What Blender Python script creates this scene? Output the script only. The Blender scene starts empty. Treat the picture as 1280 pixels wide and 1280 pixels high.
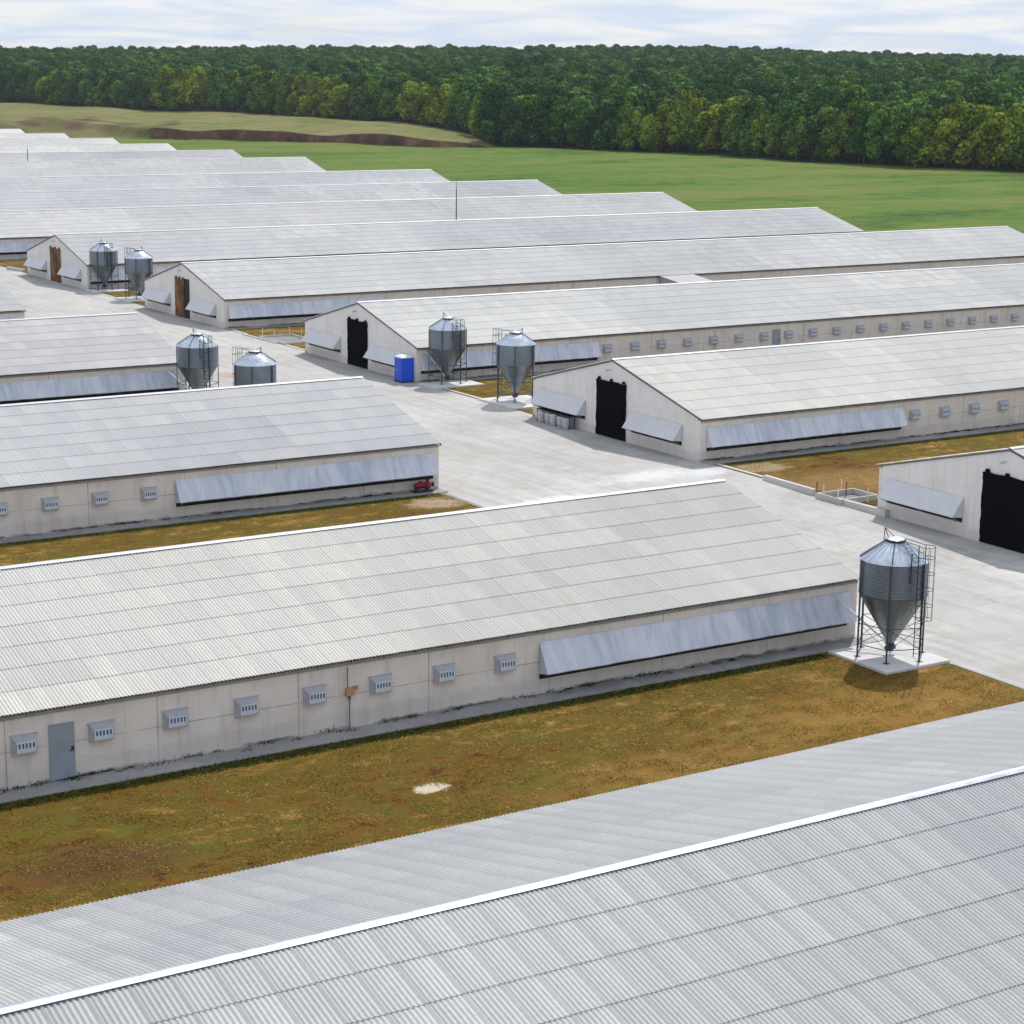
import bpy, math, random
import numpy as np
from mathutils import Vector, Matrix, Euler
R_ = math.radians
rng = random.Random(7)
col = bpy.context.scene.collection
scene = bpy.context.scene

# ------------------------------------------------------------------ helpers
def tag(o, label=None, cat=None, group=None, kind=None):
    if label: o['label'] = label
    if cat: o['category'] = cat
    if group: o['group'] = group
    if kind: o['kind'] = kind
    return o

def empty(name, loc=(0, 0, 0), rz=0):
    o = bpy.data.objects.new(name, None); col.objects.link(o)
    o.location = loc; o.rotation_euler = (0, 0, rz); o.empty_display_size = .5
    return o

def children(o):
    return [c for c in bpy.data.objects if c.parent is o]

def copy_tree(o, parent=None):
    c = o.copy(); col.objects.link(c); c.parent = parent
    for ch in children(o): copy_tree(ch, c)
    return c

class MB:
    def __init__(s): s.v = []; s.f = []; s.m = []; s.sm = []
    def add(s, vs, fs, mi=0, smooth=False):
        b = len(s.v); s.v += [tuple(v) for v in vs]
        for f in fs: s.f.append([b + i for i in f]); s.m.append(mi); s.sm.append(smooth)
    def box(s, x0, x1, y0, y1, z0, z1, mi=0):
        s.add([(x0,y0,z0),(x1,y0,z0),(x1,y1,z0),(x0,y1,z0),(x0,y0,z1),(x1,y0,z1),(x1,y1,z1),(x0,y1,z1)],
              [(0,3,2,1),(4,5,6,7),(0,1,5,4),(1,2,6,5),(2,3,7,6),(3,0,4,7)], mi)
    def prism(s, prof, a, b, axis=0, mi=0):
        # prof: list of 2D points; extruded along axis from a to b
        n = len(prof); vs = []
        for t in (a, b):
            for p in prof:
                v = [0, 0, 0]; v[axis] = t
                o = [i for i in range(3) if i != axis]
                v[o[0]], v[o[1]] = p; vs.append(v)
        fs = [tuple(range(n))[::-1], tuple(range(n, 2*n))] + [(i, (i+1) % n, n+(i+1) % n, n+i) for i in range(n)]
        s.add(vs, fs, mi)
    def bar(s, p, q, r=.03, n=6, r2=None, mi=0, smooth=True, caps=True):
        p = Vector(p); q = Vector(q); d = q-p
        if d.length < 1e-6: return
        z = d.normalized(); x = z.orthogonal().normalized(); y = z.cross(x)
        r2 = r if r2 is None else r2; vs = []
        for c, rr in ((p, r), (q, r2)):
            for i in range(n):
                a = 2*math.pi*i/n + math.pi/n; vs.append(c + x*math.cos(a)*rr + y*math.sin(a)*rr)
        s.add(vs, [(i, (i+1) % n, n+(i+1) % n, n+i) for i in range(n)], mi, smooth)
        if caps: s.add(vs, [tuple(range(n))[::-1], tuple(range(n, 2*n))], mi)
    def tube(s, pts, r=.03, n=6, mi=0):
        for a, b in zip(pts, pts[1:]): s.bar(a, b, r, n, mi=mi)
    def lathe(s, prof, n=32, c=(0, 0), mi=0, smooth=True):
        b = len(s.v)
        for (r, z) in prof:
            for i in range(n):
                a = 2*math.pi*i/n; s.v.append((c[0]+r*math.cos(a), c[1]+r*math.sin(a), z))
        for k in range(len(prof)-1):
            for i in range(n):
                s.f.append([b+k*n+i, b+k*n+(i+1) % n, b+(k+1)*n+(i+1) % n, b+(k+1)*n+i]); s.m.append(mi); s.sm.append(smooth)
    def mesh(s, name, mats):
        me = bpy.data.meshes.new(name); me.from_pydata(s.v, [], s.f)
        if not isinstance(mats, (list, tuple)): mats = [mats]
        for m in mats: me.materials.append(m)
        me.polygons.foreach_set('material_index', s.m); me.polygons.foreach_set('use_smooth', s.sm)
        me.update(); return me
    def build(s, name, mats, parent=None, loc=(0, 0, 0)):
        o = bpy.data.objects.new(name, s.mesh(name, mats)); col.objects.link(o); o.location = loc
        o.parent = parent; return o

def np_mesh(name, verts, quads, mats, smooth=False, attrs=None, mi=None):
    me = bpy.data.meshes.new(name); nv = len(verts); nf = len(quads); k = quads.shape[1]
    me.vertices.add(nv); me.vertices.foreach_set('co', np.asarray(verts, np.float32).ravel())
    me.loops.add(nf*k); me.loops.foreach_set('vertex_index', np.asarray(quads, np.int32).ravel())
    me.polygons.add(nf); me.polygons.foreach_set('loop_start', np.arange(0, nf*k, k, dtype=np.int32))
    if mi is not None: me.polygons.foreach_set('material_index', np.asarray(mi, np.int32))
    me.polygons.foreach_set('use_smooth', np.full(nf, smooth))
    if not isinstance(mats, (list, tuple)): mats = [mats]
    for m in mats: me.materials.append(m)
    for n, (dom, arr) in (attrs or {}).items():
        a = me.attributes.new(n, 'FLOAT', dom); a.data.foreach_set('value', np.asarray(arr, np.float32))
    me.update(calc_edges=True); me.validate(); return me

# ------------------------------------------------------------------ node helper
class NT:
    def __init__(s, name):
        s.mat = bpy.data.materials.new(name); s.mat.use_nodes = True; s.t = s.mat.node_tree
        s.b = s.t.nodes['Principled BSDF']; s.out = s.t.nodes['Material Output']
    def n(s, typ, **k):
        nd = s.t.nodes.new(typ)
        for a, v in k.items(): setattr(nd, a, v)
        return nd
    def l(s, a, b): s.t.links.new(a, b)
    def val(s, sock, v):
        if hasattr(v, 'links') or isinstance(v, bpy.types.NodeSocket): s.l(v, sock)
        else: sock.default_value = v
    def math(s, op, a, b=0.0, c=0.0, clamp=False):
        nd = s.n('ShaderNodeMath', operation=op); nd.use_clamp = clamp
        s.val(nd.inputs[0], a); s.val(nd.inputs[1], b)
        if op in ('MULTIPLY_ADD', 'SMOOTH_MIN', 'COMPARE', 'WRAP'): s.val(nd.inputs[2], c)
        return nd.outputs[0]
    def vmul(s, v, k):
        nd = s.n('ShaderNodeVectorMath', operation='MULTIPLY'); s.val(nd.inputs[0], v); nd.inputs[1].default_value = k
        return nd.outputs[0]
    def noise(s, v, scale, detail=4, rough=.55, dist=0.0, out='Fac'):
        nd = s.n('ShaderNodeTexNoise'); s.l(v, nd.inputs['Vector']); nd.inputs['Scale'].default_value = scale
        nd.inputs['Detail'].default_value = detail; nd.inputs['Roughness'].default_value = rough; nd.inputs['Distortion'].default_value = dist
        return nd.outputs[out]
    def ramp(s, f, stops, interp='LINEAR'):
        nd = s.n('ShaderNodeValToRGB'); s.val(nd.inputs[0], f); cr = nd.color_ramp; cr.interpolation = interp
        while len(cr.elements) < len(stops): cr.elements.new(.5)
        for e, (p, c) in zip(cr.elements, stops):
            e.position = p; e.color = (c, c, c, 1) if isinstance(c, (int, float)) else (*c, 1)
        return nd.outputs[0]
    def mix(s, f, a, b, mode='MIX'):
        nd = s.n('ShaderNodeMix', data_type='RGBA', blend_type=mode); nd.clamp_factor = True
        s.val(nd.inputs[0], f)
        for i, v in ((6, a), (7, b)):
            if isinstance(v, tuple): nd.inputs[i].default_value = (*v[:3], 1)
            else: s.l(v, nd.inputs[i])
        return nd.outputs[2]
    def obj(s): return s.n('ShaderNodeTexCoord').outputs['Object']
    def pos(s): return s.n('ShaderNodeNewGeometry').outputs['Position']
    def xyz(s, v):
        nd = s.n('ShaderNodeSeparateXYZ'); s.l(v, nd.inputs[0]); return nd.outputs
    def comb(s, x, y, z=0.0):
        nd = s.n('ShaderNodeCombineXYZ')
        for i, v in enumerate((x, y, z)): s.val(nd.inputs[i], v)
        return nd.outputs[0]
    def white(s, v, dims='3D'):
        nd = s.n('ShaderNodeTexWhiteNoise', noise_dimensions=dims); s.l(v, nd.inputs['Vector']); return nd.outputs['Value']
    def bump(s, h, strength=.3, dist=.02):
        nd = s.n('ShaderNodeBump'); nd.inputs['Strength'].default_value = strength; nd.inputs['Distance'].default_value = dist
        s.l(h, nd.inputs['Height']); s.l(nd.outputs[0], s.b.inputs['Normal'])
    def attr(s, name, typ='GEOMETRY'):
        nd = s.n('ShaderNodeAttribute'); nd.attribute_name = name; nd.attribute_type = typ; return nd
    def set(s, color=None, rough=None, metal=None, spec=None):
        if color is not None:
            if isinstance(color, tuple): s.b.inputs['Base Color'].default_value = (*color[:3], 1)
            else: s.l(color, s.b.inputs['Base Color'])
        if rough is not None: s.val(s.b.inputs['Roughness'], rough)
        if metal is not None: s.val(s.b.inputs['Metallic'], metal)
        if spec is not None: s.b.inputs['Specular IOR Level'].default_value = spec
        return s.mat

def simple(name, c, rough=.6, metal=0.0, var=.25, scale=3.0, spec=.4, bump=0):
    t = NT(name); p = t.obj(); f = t.noise(p, scale, 5, .6)
    f2 = t.noise(p, scale*9, 3, .6)
    f = t.math('ADD', t.math('MULTIPLY', f, .7), t.math('MULTIPLY', f2, .3))
    lo = tuple(x*(1-var) for x in c); hi = tuple(min(1, x*(1+var)) for x in c)
    t.set(t.mix(t.ramp(f, [(.3, 0.0), (.7, 1.0)]), lo, hi), rough, metal, spec)
    if bump: t.bump(f2, bump, .02)
    return t.mat

# ------------------------------------------------------------------ layout numbers
CW, RIDGE, EAVE, HW, WW, LEN = 1.05, 5.86, 3.04, 11.02, 10.78, 122.2
ROWS = 7
VENT0, VSTEP = 19.92, 3.035

# ------------------------------------------------------------------ materials
def roof_mat():
    t = NT('weathered_fibre_cement'); p = t.obj(); x, y, z = t.xyz(p)
    rnd = t.n('ShaderNodeObjectInfo')
    tint = rnd.outputs['Color']; oi = rnd.outputs['Random']
    u = t.math('DIVIDE', x, CW)
    ay = t.math('ABSOLUTE', y); side = t.math('SIGN', y)
    rowf = t.math('MULTIPLY', ay, ROWS/HW); row = t.math('FLOOR', rowf)
    iu = t.math('FLOOR', u); fu = t.math('SUBTRACT', u, iu)
    cell = t.comb(iu, t.math('MULTIPLY', t.math('ADD', row, 1.5), side), t.math('MULTIPLY', oi, 91.0))
    w = t.white(cell)
    # colour batches of sheets laid together: a few sheets wide, a few rows high
    b1 = t.comb(t.math('FLOOR', t.math('DIVIDE', iu, 9.0)), t.math('MULTIPLY', t.math('ADD', t.math('FLOOR', t.math('DIVIDE', row, 3.0)), 1.5), side), t.math('MULTIPLY', oi, 33.0))
    wb = t.white(b1)
    b2 = t.comb(t.math('FLOOR', t.math('DIVIDE', iu, 23.0)), side, t.math('MULTIPLY', oi, 57.0))
    wc = t.white(b2)
    base = t.ramp(t.math('ADD', t.math('ADD', t.math('MULTIPLY', w, .30), t.math('MULTIPLY', wb, .32)), t.math('MULTIPLY', wc, .38)),
                  [(.1, (.385, .383, .39)), (.38, (.45, .445, .435)), (.62, (.505, .495, .475)), (.9, (.60, .585, .54))])
    # rare ochre sheets
    och = t.math('GREATER_THAN', t.white(t.comb(iu, row, t.math('ADD', t.math('MULTIPLY', oi, 17.0), side))), .972)
    base = t.mix(t.math('MULTIPLY', och, .30), base, (.52, .47, .38))
    # weather staining running down the slope
    st = t.noise(t.vmul(p, (1.0, .18, .18)), 1.4, 5, .62)
    base = t.mix(t.ramp(st, [(.42, 0.0), (.75, .30)]), base, (.33, .335, .34))
    big = t.noise(p, .07, 3, .5)
    base = t.mix(t.ramp(big, [(.4, 0.0), (.7, .35)]), base, (.60, .59, .56))
    fine = t.noise(p, 9.0, 4, .7)
    base = t.mix(t.ramp(fine, [(.35, .22), (.6, 0.0)]), base, (.26, .27, .28))
    # dirt held in the side lap of every sheet and below the head lap of every course
    lap = t.math('MULTIPLY', t.math('LESS_THAN', fu, .05), t.math('MULTIPLY_ADD', rnd.outputs['Alpha'], .7, .3))
    fr = t.math('SUBTRACT', rowf, row)
    head = t.math('LESS_THAN', fr, .03)
    valley = t.math('MULTIPLY_ADD', t.math('COSINE', t.math('MULTIPLY', u, 14*math.pi)), -.5, .5)  # darker towards each corrugation valley
    sideshade = t.math('MULTIPLY', t.math('MULTIPLY', t.math('POWER', t.math('SUBTRACT', 1.0, fu), 2.0), t.math('MULTIPLY_ADD', w, .22, .10)), rnd.outputs['Alpha'])  # shading of the lap tilt painted as a fade across each sheet
    dirt_shade = t.math('MAXIMUM', t.math('MULTIPLY', lap, .34), t.math('MULTIPLY', head, .30))
    dirt_shade = t.math('ADD', dirt_shade, t.math('ADD', t.math('MULTIPLY', valley, .10), sideshade), clamp=True)
    base = t.mix(dirt_shade, base, (.17, .18, .19))
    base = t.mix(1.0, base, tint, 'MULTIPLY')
    hs_ = t.n('ShaderNodeHueSaturation'); hs_.inputs['Value'].default_value = 1.12; hs_.inputs['Saturation'].default_value = .9; t.l(base, hs_.inputs['Color']); base = hs_.outputs[0]
    t.set(base, .72, 0.0, .35)
    return t.mat

def wall_mat():
    t = NT('painted_wall_panel'); p = t.obj(); x, y, z = t.xyz(p)
    gx = t.math('ADD', t.math('ABSOLUTE', t.math('SUBTRACT', t.math('FRACT', t.math('DIVIDE', t.math('ADD', x, t.math('MULTIPLY', y, .62)), 6.07)), .5)), 0.0)
    seam = t.math('GREATER_THAN', gx, .4965)
    hs = t.math('LESS_THAN', t.math('ABSOLUTE', t.math('SUBTRACT', z, 1.52)), .02)
    seam = t.math('MULTIPLY', t.math('MAXIMUM', seam, t.math('MULTIPLY', hs, .8)), t.ramp(t.noise(p, .8, 2), [(.35, .25), (.6, 1.0)]))
    f = t.noise(p, .5, 5, .6)
    c = t.ramp(f, [(.3, (.70, .64, .585)), (.55, (.78, .725, .67)), (.75, (.82, .775, .725))])
    run = t.noise(t.vmul(p, (1.2, 1.2, .12)), 2.2, 5, .65)
    c = t.mix(t.ramp(run, [(.5, 0.0), (.78, .45)]), c, (.36, .33, .30))
    c = t.mix(seam, c, (.30, .275, .25))
    # damp, moss and splash marks at the foot of the wall
    nz = t.noise(t.vmul(p, (1, 1, 2.5)), 1.3, 6, .7)
    edge = t.math('ADD', z, t.math('MULTIPLY', nz, -1.3))
    c = t.mix(t.ramp(edge, [(0.0, .22), (.3, 0.0)]), c, (.30, .275, .26))
    nd = t.noise(t.vmul(p, (1, 1, 3.0)), 2.6, 6, .75)
    blot = t.math('MULTIPLY', t.ramp(t.math('SUBTRACT', t.math('MULTIPLY', nd, .42), z), [(.0, 0.0), (.07, 1.0)]), t.ramp(t.noise(p, .35, 3), [(.42, 0.0), (.55, 1.0)]))
    c = t.mix(t.math('MULTIPLY', blot, .85), c, (.05, .055, .05))
    t.set(c, .85, 0.0, .25); t.bump(t.noise(p, 12, 4), .15, .02)
    return t.mat

def gable_mat():
    t = NT('whitewashed_gable'); p = t.obj(); x, y, z = t.xyz(p)
    f = t.noise(p, .45, 5, .6)
    c = t.ramp(f, [(.3, (.70, .665, .63)), (.55, (.76, .73, .70)), (.75, (.80, .775, .745))])
    run = t.noise(t.vmul(p, (1.2, 1.2, .12)), 1.6, 5, .65)
    c = t.mix(t.ramp(run, [(.5, 0.0), (.78, .35)]), c, (.44, .41, .38))
    blk = t.n('ShaderNodeTexBrick'); t.l(t.comb(y, z), blk.inputs['Vector'])
    blk.inputs['Scale'].default_value = 1.0; blk.inputs['Brick Width'].default_value = 3.0; blk.inputs['Row Height'].default_value = 1.5
    blk.inputs['Mortar Size'].default_value = .012; blk.inputs['Color1'].default_value = blk.inputs['Color2'].default_value = (0, 0, 0, 1); blk.inputs['Mortar'].default_value = (1, 1, 1, 1)
    c = t.mix(t.math('MULTIPLY', blk.outputs[0], .35), c, (.40, .38, .36))
    nz = t.noise(t.vmul(p, (1, 1, 2.5)), 1.3, 6, .7)
    edge = t.math('ADD', z, t.math('MULTIPLY', nz, -.9))
    c = t.mix(t.ramp(edge, [(0.0, .25), (.25, 0.0)]), c, (.38, .34, .30))
    t.set(c, .85, 0.0, .25); t.bump(t.noise(p, 12, 4), .12, .02)
    return t.mat

def concrete_mat(name, c1, c2, c3, slabs=True):
    t = NT(name); p = t.pos(); x, y, z = t.xyz(p)
    n1 = t.noise(p, .09, 5, .6); n2 = t.noise(p, .8, 6, .65, .4); n3 = t.noise(t.vmul(p, (1, .3, 1)), 2.5, 5, .7)
    f = t.math('ADD', t.math('ADD', t.math('MULTIPLY', n1, .5), t.math('MULTIPLY', n2, .3)), t.math('MULTIPLY', n3, .2))
    c = t.ramp(f, [(.36, c1), (.5, c2), (.62, c3)])
    if slabs:
        rot = t.n('ShaderNodeVectorRotate', rotation_type='Z_AXIS'); t.l(p, rot.inputs['Vector']); rot.inputs['Angle'].default_value = -.009
        rx, ry, _ = t.xyz(rot.outputs[0])
        w = t.n('ShaderNodeTexBrick'); t.l(t.comb(ry, rx), w.inputs['Vector']); w.offset = 0
        w.inputs['Scale'].default_value = 1.0; w.inputs['Brick Width'].default_value = 6.0; w.inputs['Row Height'].default_value = 3.45
        w.inputs['Mortar Size'].default_value = .022; w.inputs['Color1'].default_value = (.2, .2, .2, 1); w.inputs['Color2'].default_value = (.8, .8, .8, 1)
        w.inputs['Mortar'].default_value = (.5, .5, .5, 1)
        slab = t.math('MULTIPLY', t.math('SUBTRACT', w.outputs[0], .5), .10)
        hsv = t.n('ShaderNodeHueSaturation'); t.l(c, hsv.inputs['Color']); t.l(t.math('ADD', 1.0, slab), hsv.inputs['Value']); c = hsv.outputs[0]
        tr_ = t.noise(t.vmul(rot.outputs[0], (1.1, .035, 1)), 1.0, 5, .7, .3)
        c = t.mix(t.ramp(tr_, [(.47, 0.0), (.62, .30)]), c, (.27, .255, .235))
        dirt_ = t.noise(p, .28, 7, .75, 1.0)
        c = t.mix(t.ramp(dirt_, [(.52, 0.0), (.66, .38)]), c, (.30, .275, .24))
        crk = t.math('MULTIPLY', w.outputs[1], t.ramp(t.noise(p, .3, 3), [(.42, .1), (.62, .55)]))
        c = t.mix(crk, c, (.17, .165, .16))
        # cracks
        vo = t.n('ShaderNodeTexVoronoi', feature='DISTANCE_TO_EDGE'); t.l(t.n('ShaderNodeVectorMath', operation='ADD').outputs[0], vo.inputs['Vector'])
        va = vo.inputs['Vector'].links[0].from_node; t.l(p, va.inputs[0])
        nn = t.n('ShaderNodeTexNoise'); t.l(p, nn.inputs['Vector']); nn.inputs['Scale'].default_value = .6; t.l(t.vmul(nn.outputs['Color'], (2, 2, 0)), va.inputs[1])
        vo.inputs['Scale'].default_value = .16
        ck = t.math('MULTIPLY', t.math('LESS_THAN', vo.outputs['Distance'], .0035), t.ramp(t.noise(p, .12, 2), [(.5, 0.0), (.6, .4)]))
        c = t.mix(ck, c, (.2, .19, .18))
        # spilt lime and soil marks, each with a place of its own
        def spot(cx, cy, rx_, ry_, ang, col_, amt, sc=1.2, lo=.48, hi=.6):
            nonlocal c
            dx = t.math('SUBTRACT', x, cx); dy = t.math('SUBTRACT', y, cy); ca, sa = math.cos(ang), math.sin(ang)
            uu = t.math('DIVIDE', t.math('ADD', t.math('MULTIPLY', dx, ca), t.math('MULTIPLY', dy, sa)), rx_)
            vv = t.math('DIVIDE', t.math('SUBTRACT', t.math('MULTIPLY', dy, ca), t.math('MULTIPLY', dx, sa)), ry_)
            d = t.math('SQRT', t.math('ADD', t.math('MULTIPLY', uu, uu), t.math('MULTIPLY', vv, vv)))
            m = t.math('SUBTRACT', 1.0, d, clamp=True)
            m = t.math('ADD', t.math('MULTIPLY', m, .45), t.math('MULTIPLY', t.noise(p, sc, 6, .7), .6))
            c = t.mix(t.math('MULTIPLY', t.ramp(m, [(lo, 0.0), (hi, 1.0)]), amt), c, col_)
        spot(79.0, 108.5, 7.5, 3.0, .15, (.66, .66, .66), .65, 1.1, .47, .66)
        spot(83.0, 107.5, 3.0, 2.0, .2, (.62, .64, .70), .6, 1.4, .45, .62)
        spot(69.0, 104.8, 5.0, 2.2, .1, (.70, .70, .70), .7, 1.3, .46, .6)
        spot(66.5, 77.0, 4.5, 12.0, 0, (.66, .65, .64), .6, .9, .42, .6)
        spot(73.5, 162.0, 3.4, 5.5, .2, (.36, .24, .15), .7, .9, .45, .62)
        spot(84.5, 72.0, 8.0, 14.0, .1, (.70, .69, .67), .5, .5, .4, .6)
    t.set(c, .88, 0.0, .25); t.bump(n2, .1, .02)
    return t.mat

def ground_mat():
    t = NT('field_and_farm_ground'); p = t.pos()
    soil = t.attr('soil').outputs['Fac']; plat = t.attr('plateau').outputs['Fac']; farm = t.attr('farm').outputs['Fac']; woods = t.attr('woods').outputs['Fac']
    # green field, mown in long swaths
    a = t.noise(t.vmul(p, (.35, 1, 1)), .035, 6, .62, .8); b = t.noise(t.vmul(p, (.6, 1, 1)), .22, 7, .75); fine = t.noise(p, 1.1, 6, .8)
    f = t.math('ADD', t.math('ADD', t.math('MULTIPLY', a, .38), t.math('MULTIPLY', b, .34)), t.math('MULTIPLY', fine, .28))
    green = t.ramp(f, [(.41, (.028, .070, .008)), (.455, (.055, .118, .012)), (.495, (.092, .158, .018)), (.53, (.122, .158, .028)), (.58, (.155, .15, .045))])
    dry = t.ramp(t.math('ADD', t.math('MULTIPLY', f, .45), t.math('MULTIPLY', t.noise(p, .055, 7, .8, .6), .55)), [(.40, (.060, .100, .018)), (.46, (.105, .135, .028)), (.51, (.17, .165, .05)), (.56, (.21, .16, .08)), (.62, (.27, .20, .11))])
    so = t.ramp(t.noise(p, .15, 5, .7), [(.35, (.035, .018, .014)), (.5, (.065, .034, .023)), (.7, (.14, .08, .05))])
    farmc = farm_colour(t, p)
    c = t.mix(plat, green, dry); c = t.mix(soil, c, so); c = t.mix(farm, c, farmc); c = t.mix(woods, c, (.02, .028, .01))
    t.set(c, .95, 0.0, .1); t.bump(t.noise(p, 4.0, 5, .7), .5, .06)
    return t.mat

def farm_colour(t, p):
    n1 = t.noise(t.vmul(p, (.7, 1.2, 1)), .13, 6, .62, .6); n2 = t.noise(t.vmul(p, (.8, 1.3, 1)), .85, 6, .7, .5); n3 = t.noise(p, 5.0, 5, .75)
    f = t.math('ADD', t.math('ADD', t.math('MULTIPLY', n1, .34), t.math('MULTIPLY', n2, .36)), t.math('ADD', t.math('MULTIPLY', n3, .18), t.math('MULTIPLY', t.noise(p, 16.0, 3, .8), .12)))
    c = t.ramp(f, [(.39, (.035, .014, .008)), (.43, (.090, .040, .010)), (.465, (.165, .083, .013)), (.495, (.075, .072, .010)), (.53, (.175, .098, .018)), (.57, (.29, .165, .05)), (.63, (.50, .36, .18))])
    g = t.noise(p, .22, 5, .65); gg = t.noise(p, 1.4, 4, .7)
    gm = t.ramp(t.math('ADD', t.math('MULTIPLY', g, .7), t.math('MULTIPLY', gg, .3)), [(.52, 0.0), (.60, .85)])
    c = t.mix(t.math('MULTIPLY', gm, .6), c, (.085, .105, .012))
    s = t.noise(t.vmul(p, (1, 1.6, 1)), 2.3, 6, .8)
    c = t.mix(t.ramp(s, [(.60, 0.0), (.72, .6)]), c, (.46, .36, .22))
    return c

def lawn_mat():
    t = NT('dry_grass_turf'); p = t.pos(); c = farm_colour(t, p); x, y, z = t.xyz(p)
    # greener ribbon beside the barn walls, a patch of dark bare soil and two pale bare spots
    e = t.attr('edge').outputs['Fac']
    c = t.mix(t.math('MULTIPLY', e, t.ramp(t.noise(p, .7, 4, .7), [(.3, .35), (.6, 1.0)])), c, (.055, .085, .014))
    def spot(cx, cy, rx_, ry_, col_, amt, sc, lo, hi):
        nonlocal c
        uu = t.math('DIVIDE', t.math('SUBTRACT', x, cx), rx_); vv = t.math('DIVIDE', t.math('SUBTRACT', y, cy), ry_)
        m = t.math('SUBTRACT', 1.0, t.math('SQRT', t.math('ADD', t.math('MULTIPLY', uu, uu), t.math('MULTIPLY', vv, vv))), clamp=True)
        m = t.math('ADD', t.math('MULTIPLY', m, .5), t.math('MULTIPLY', t.noise(p, sc, 6, .75), .55))
        c = t.mix(t.math('MULTIPLY', t.ramp(m, [(lo, 0.0), (hi, 1.0)]), amt), c, col_)
    spot(36.3, 63.4, 1.3, .9, (.55, .47, .37), .95, 2.2, .45, .56)
    spot(22.8, 62.6, 5.2, 3.2, (.085, .034, .022), .75, 1.3, .40, .66)
    spot(58.0, 62.0, 16, 6.0, (.30, .165, .045), .55, .9, .40, .62)
    spot(45.0, 60.0, 12, 5.0, (.26, .15, .04), .45, .8, .45, .66)
    spot(62.0, 107.8, 3.2, 2.4, (.40, .30, .22), .8, 1.0, .42, .58)
    spot(87.5, 107.0, 4.0, 3.0, (.42, .33, .22), .6, 1.0, .46, .6)
    spot(90.0, 100.0, 14, 6.0, (.30, .17, .075), .6, .5, .36, .6)
    t.set(c, .95, 0.0, .08); t.bump(t.noise(p, 9, 5, .75), .7, .06)
    return t.mat

def galv_mat(name, c, rough, rib=0.0, metal=.75):
    t = NT(name); p = t.obj(); x, y, z = t.xyz(p)
    v = t.noise(t.vmul(p, (1, 1, .35)), 1.6, 5, .6)
    sp = t.n('ShaderNodeTexVoronoi'); t.l(p, sp.inputs['Vector']); sp.inputs['Scale'].default_value = 14
    f = t.math('ADD', t.math('MULTIPLY', v, .75), t.math('MULTIPLY', sp.outputs['Distance'], .25))
    lo = tuple(a*.78 for a in c); hi = tuple(min(1, a*1.15) for a in c)
    t.set(t.mix(t.ramp(f, [(.35, 0.0), (.65, 1.0)]), lo, hi), t.ramp(v, [(.3, rough*.85), (.7, min(1, rough*1.2))]), metal, .5)
    if rib:
        w = t.math('SINE', t.math('MULTIPLY', z, 2*math.pi/rib)); t.bump(w, .45, .01)
    return t.mat

def flap_mat():
    t = NT('galvanised_flap_sheet'); p = t.obj(); x, y, z = t.xyz(p)
    d = t.noise(t.vmul(p, (2.4, 1, .25)), .9, 3, .55, .5)
    dent = t.noise(t.vmul(p, (1.1, 1, .8)), 1.0, 2, .5)
    sheet = t.white(t.comb(t.math('FLOOR', t.math('DIVIDE', x, 1.25)), 0.0))
    f = t.math('ADD', t.math('MULTIPLY', d, .86), t.math('MULTIPLY', sheet, .14))
    t.set(t.ramp(f, [(.3, (.44, .49, .60)), (.5, (.58, .61, .68)), (.7, (.68, .70, .75))]), .45, .25, .5)
    t.bump(t.math('ADD', d, dent), .55, .12)
    return t.mat

M = {}
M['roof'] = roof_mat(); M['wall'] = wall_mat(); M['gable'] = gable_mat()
M['road'] = concrete_mat('farm_road_concrete', (.36, .345, .325), (.44, .425, .405), (.51, .50, .48))
M['pad'] = concrete_mat('pale_pad_concrete', (.52, .51, .50), (.60, .59, .58), (.68, .67, .66), False)
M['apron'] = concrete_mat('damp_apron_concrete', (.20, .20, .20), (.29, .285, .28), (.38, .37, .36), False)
M['kerb'] = concrete_mat('kerb_concrete', (.45, .43, .41), (.54, .52, .50), (.62, .60, .58), False)
M['lawn'] = lawn_mat(); M['ground'] = ground_mat()
M['cap'] = galv_mat('ridge_cap_steel', (.37, .41, .49), .42, metal=.35)
M['ridgewhite'] = simple('pale_ridge_cap', (.56, .57, .60), .5, .0, .08)
M['flap'] = flap_mat()
M['flapgable'] = simple('painted_sheet_flap', (.62, .62, .645), .5, .15, .08, 1.2)
M['dark'] = simple('dark_net_and_shade', (.012, .013, .018), .8, 0, .3)
M['trim'] = simple('dark_verge_trim', (.12, .125, .14), .6, 0, .25)
M['timber'] = simple('grey_fascia_board', (.33, .305, .29), .8, 0, .25, 1.5)
M['tarp'] = simple('black_rubber_curtain', (.004, .004, .006), .9, 0, .35, 1.2, .02, .2)
def rust_mat():
    t = NT('rusty_steel_sheet'); p = t.obj(); f = t.noise(t.vmul(p, (1, 1, .4)), 1.2, 6, .7)
    t.set(t.ramp(f, [(.35, (.045, .022, .018)), (.48, (.13, .062, .035)), (.58, (.24, .115, .045)), (.7, (.33, .17, .065))]), .85, 0, .2); return t.mat
M['rust'] = rust_mat()
M['vent'] = simple('grey_vent_plastic', (.43, .43, .475), .5, 0, .12, 2)
M['grille'] = simple('white_vent_slats', (.66, .72, .80), .5, 0, .08, 3)
M['slot'] = simple('vent_slot_shade', (.10, .17, .28), .7, 0, .1)
M['steeldoor'] = simple('blue_grey_steel_door', (.30, .345, .41), .5, .1, .1, 1.5)
M['blacksteel'] = simple('black_painted_steel', (.035, .045, .065), .45, .3, .3, 4)
M['silo'] = galv_mat('corrugated_silo_steel', (.19, .225, .265), .42, .105, .70)
M['hopper'] = galv_mat('plain_hopper_steel', (.22, .24, .255), .36, 0, .85)
M['silocap'] = galv_mat('bright_silo_roof_steel', (.62, .68, .76), .33, 0, .75)
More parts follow.
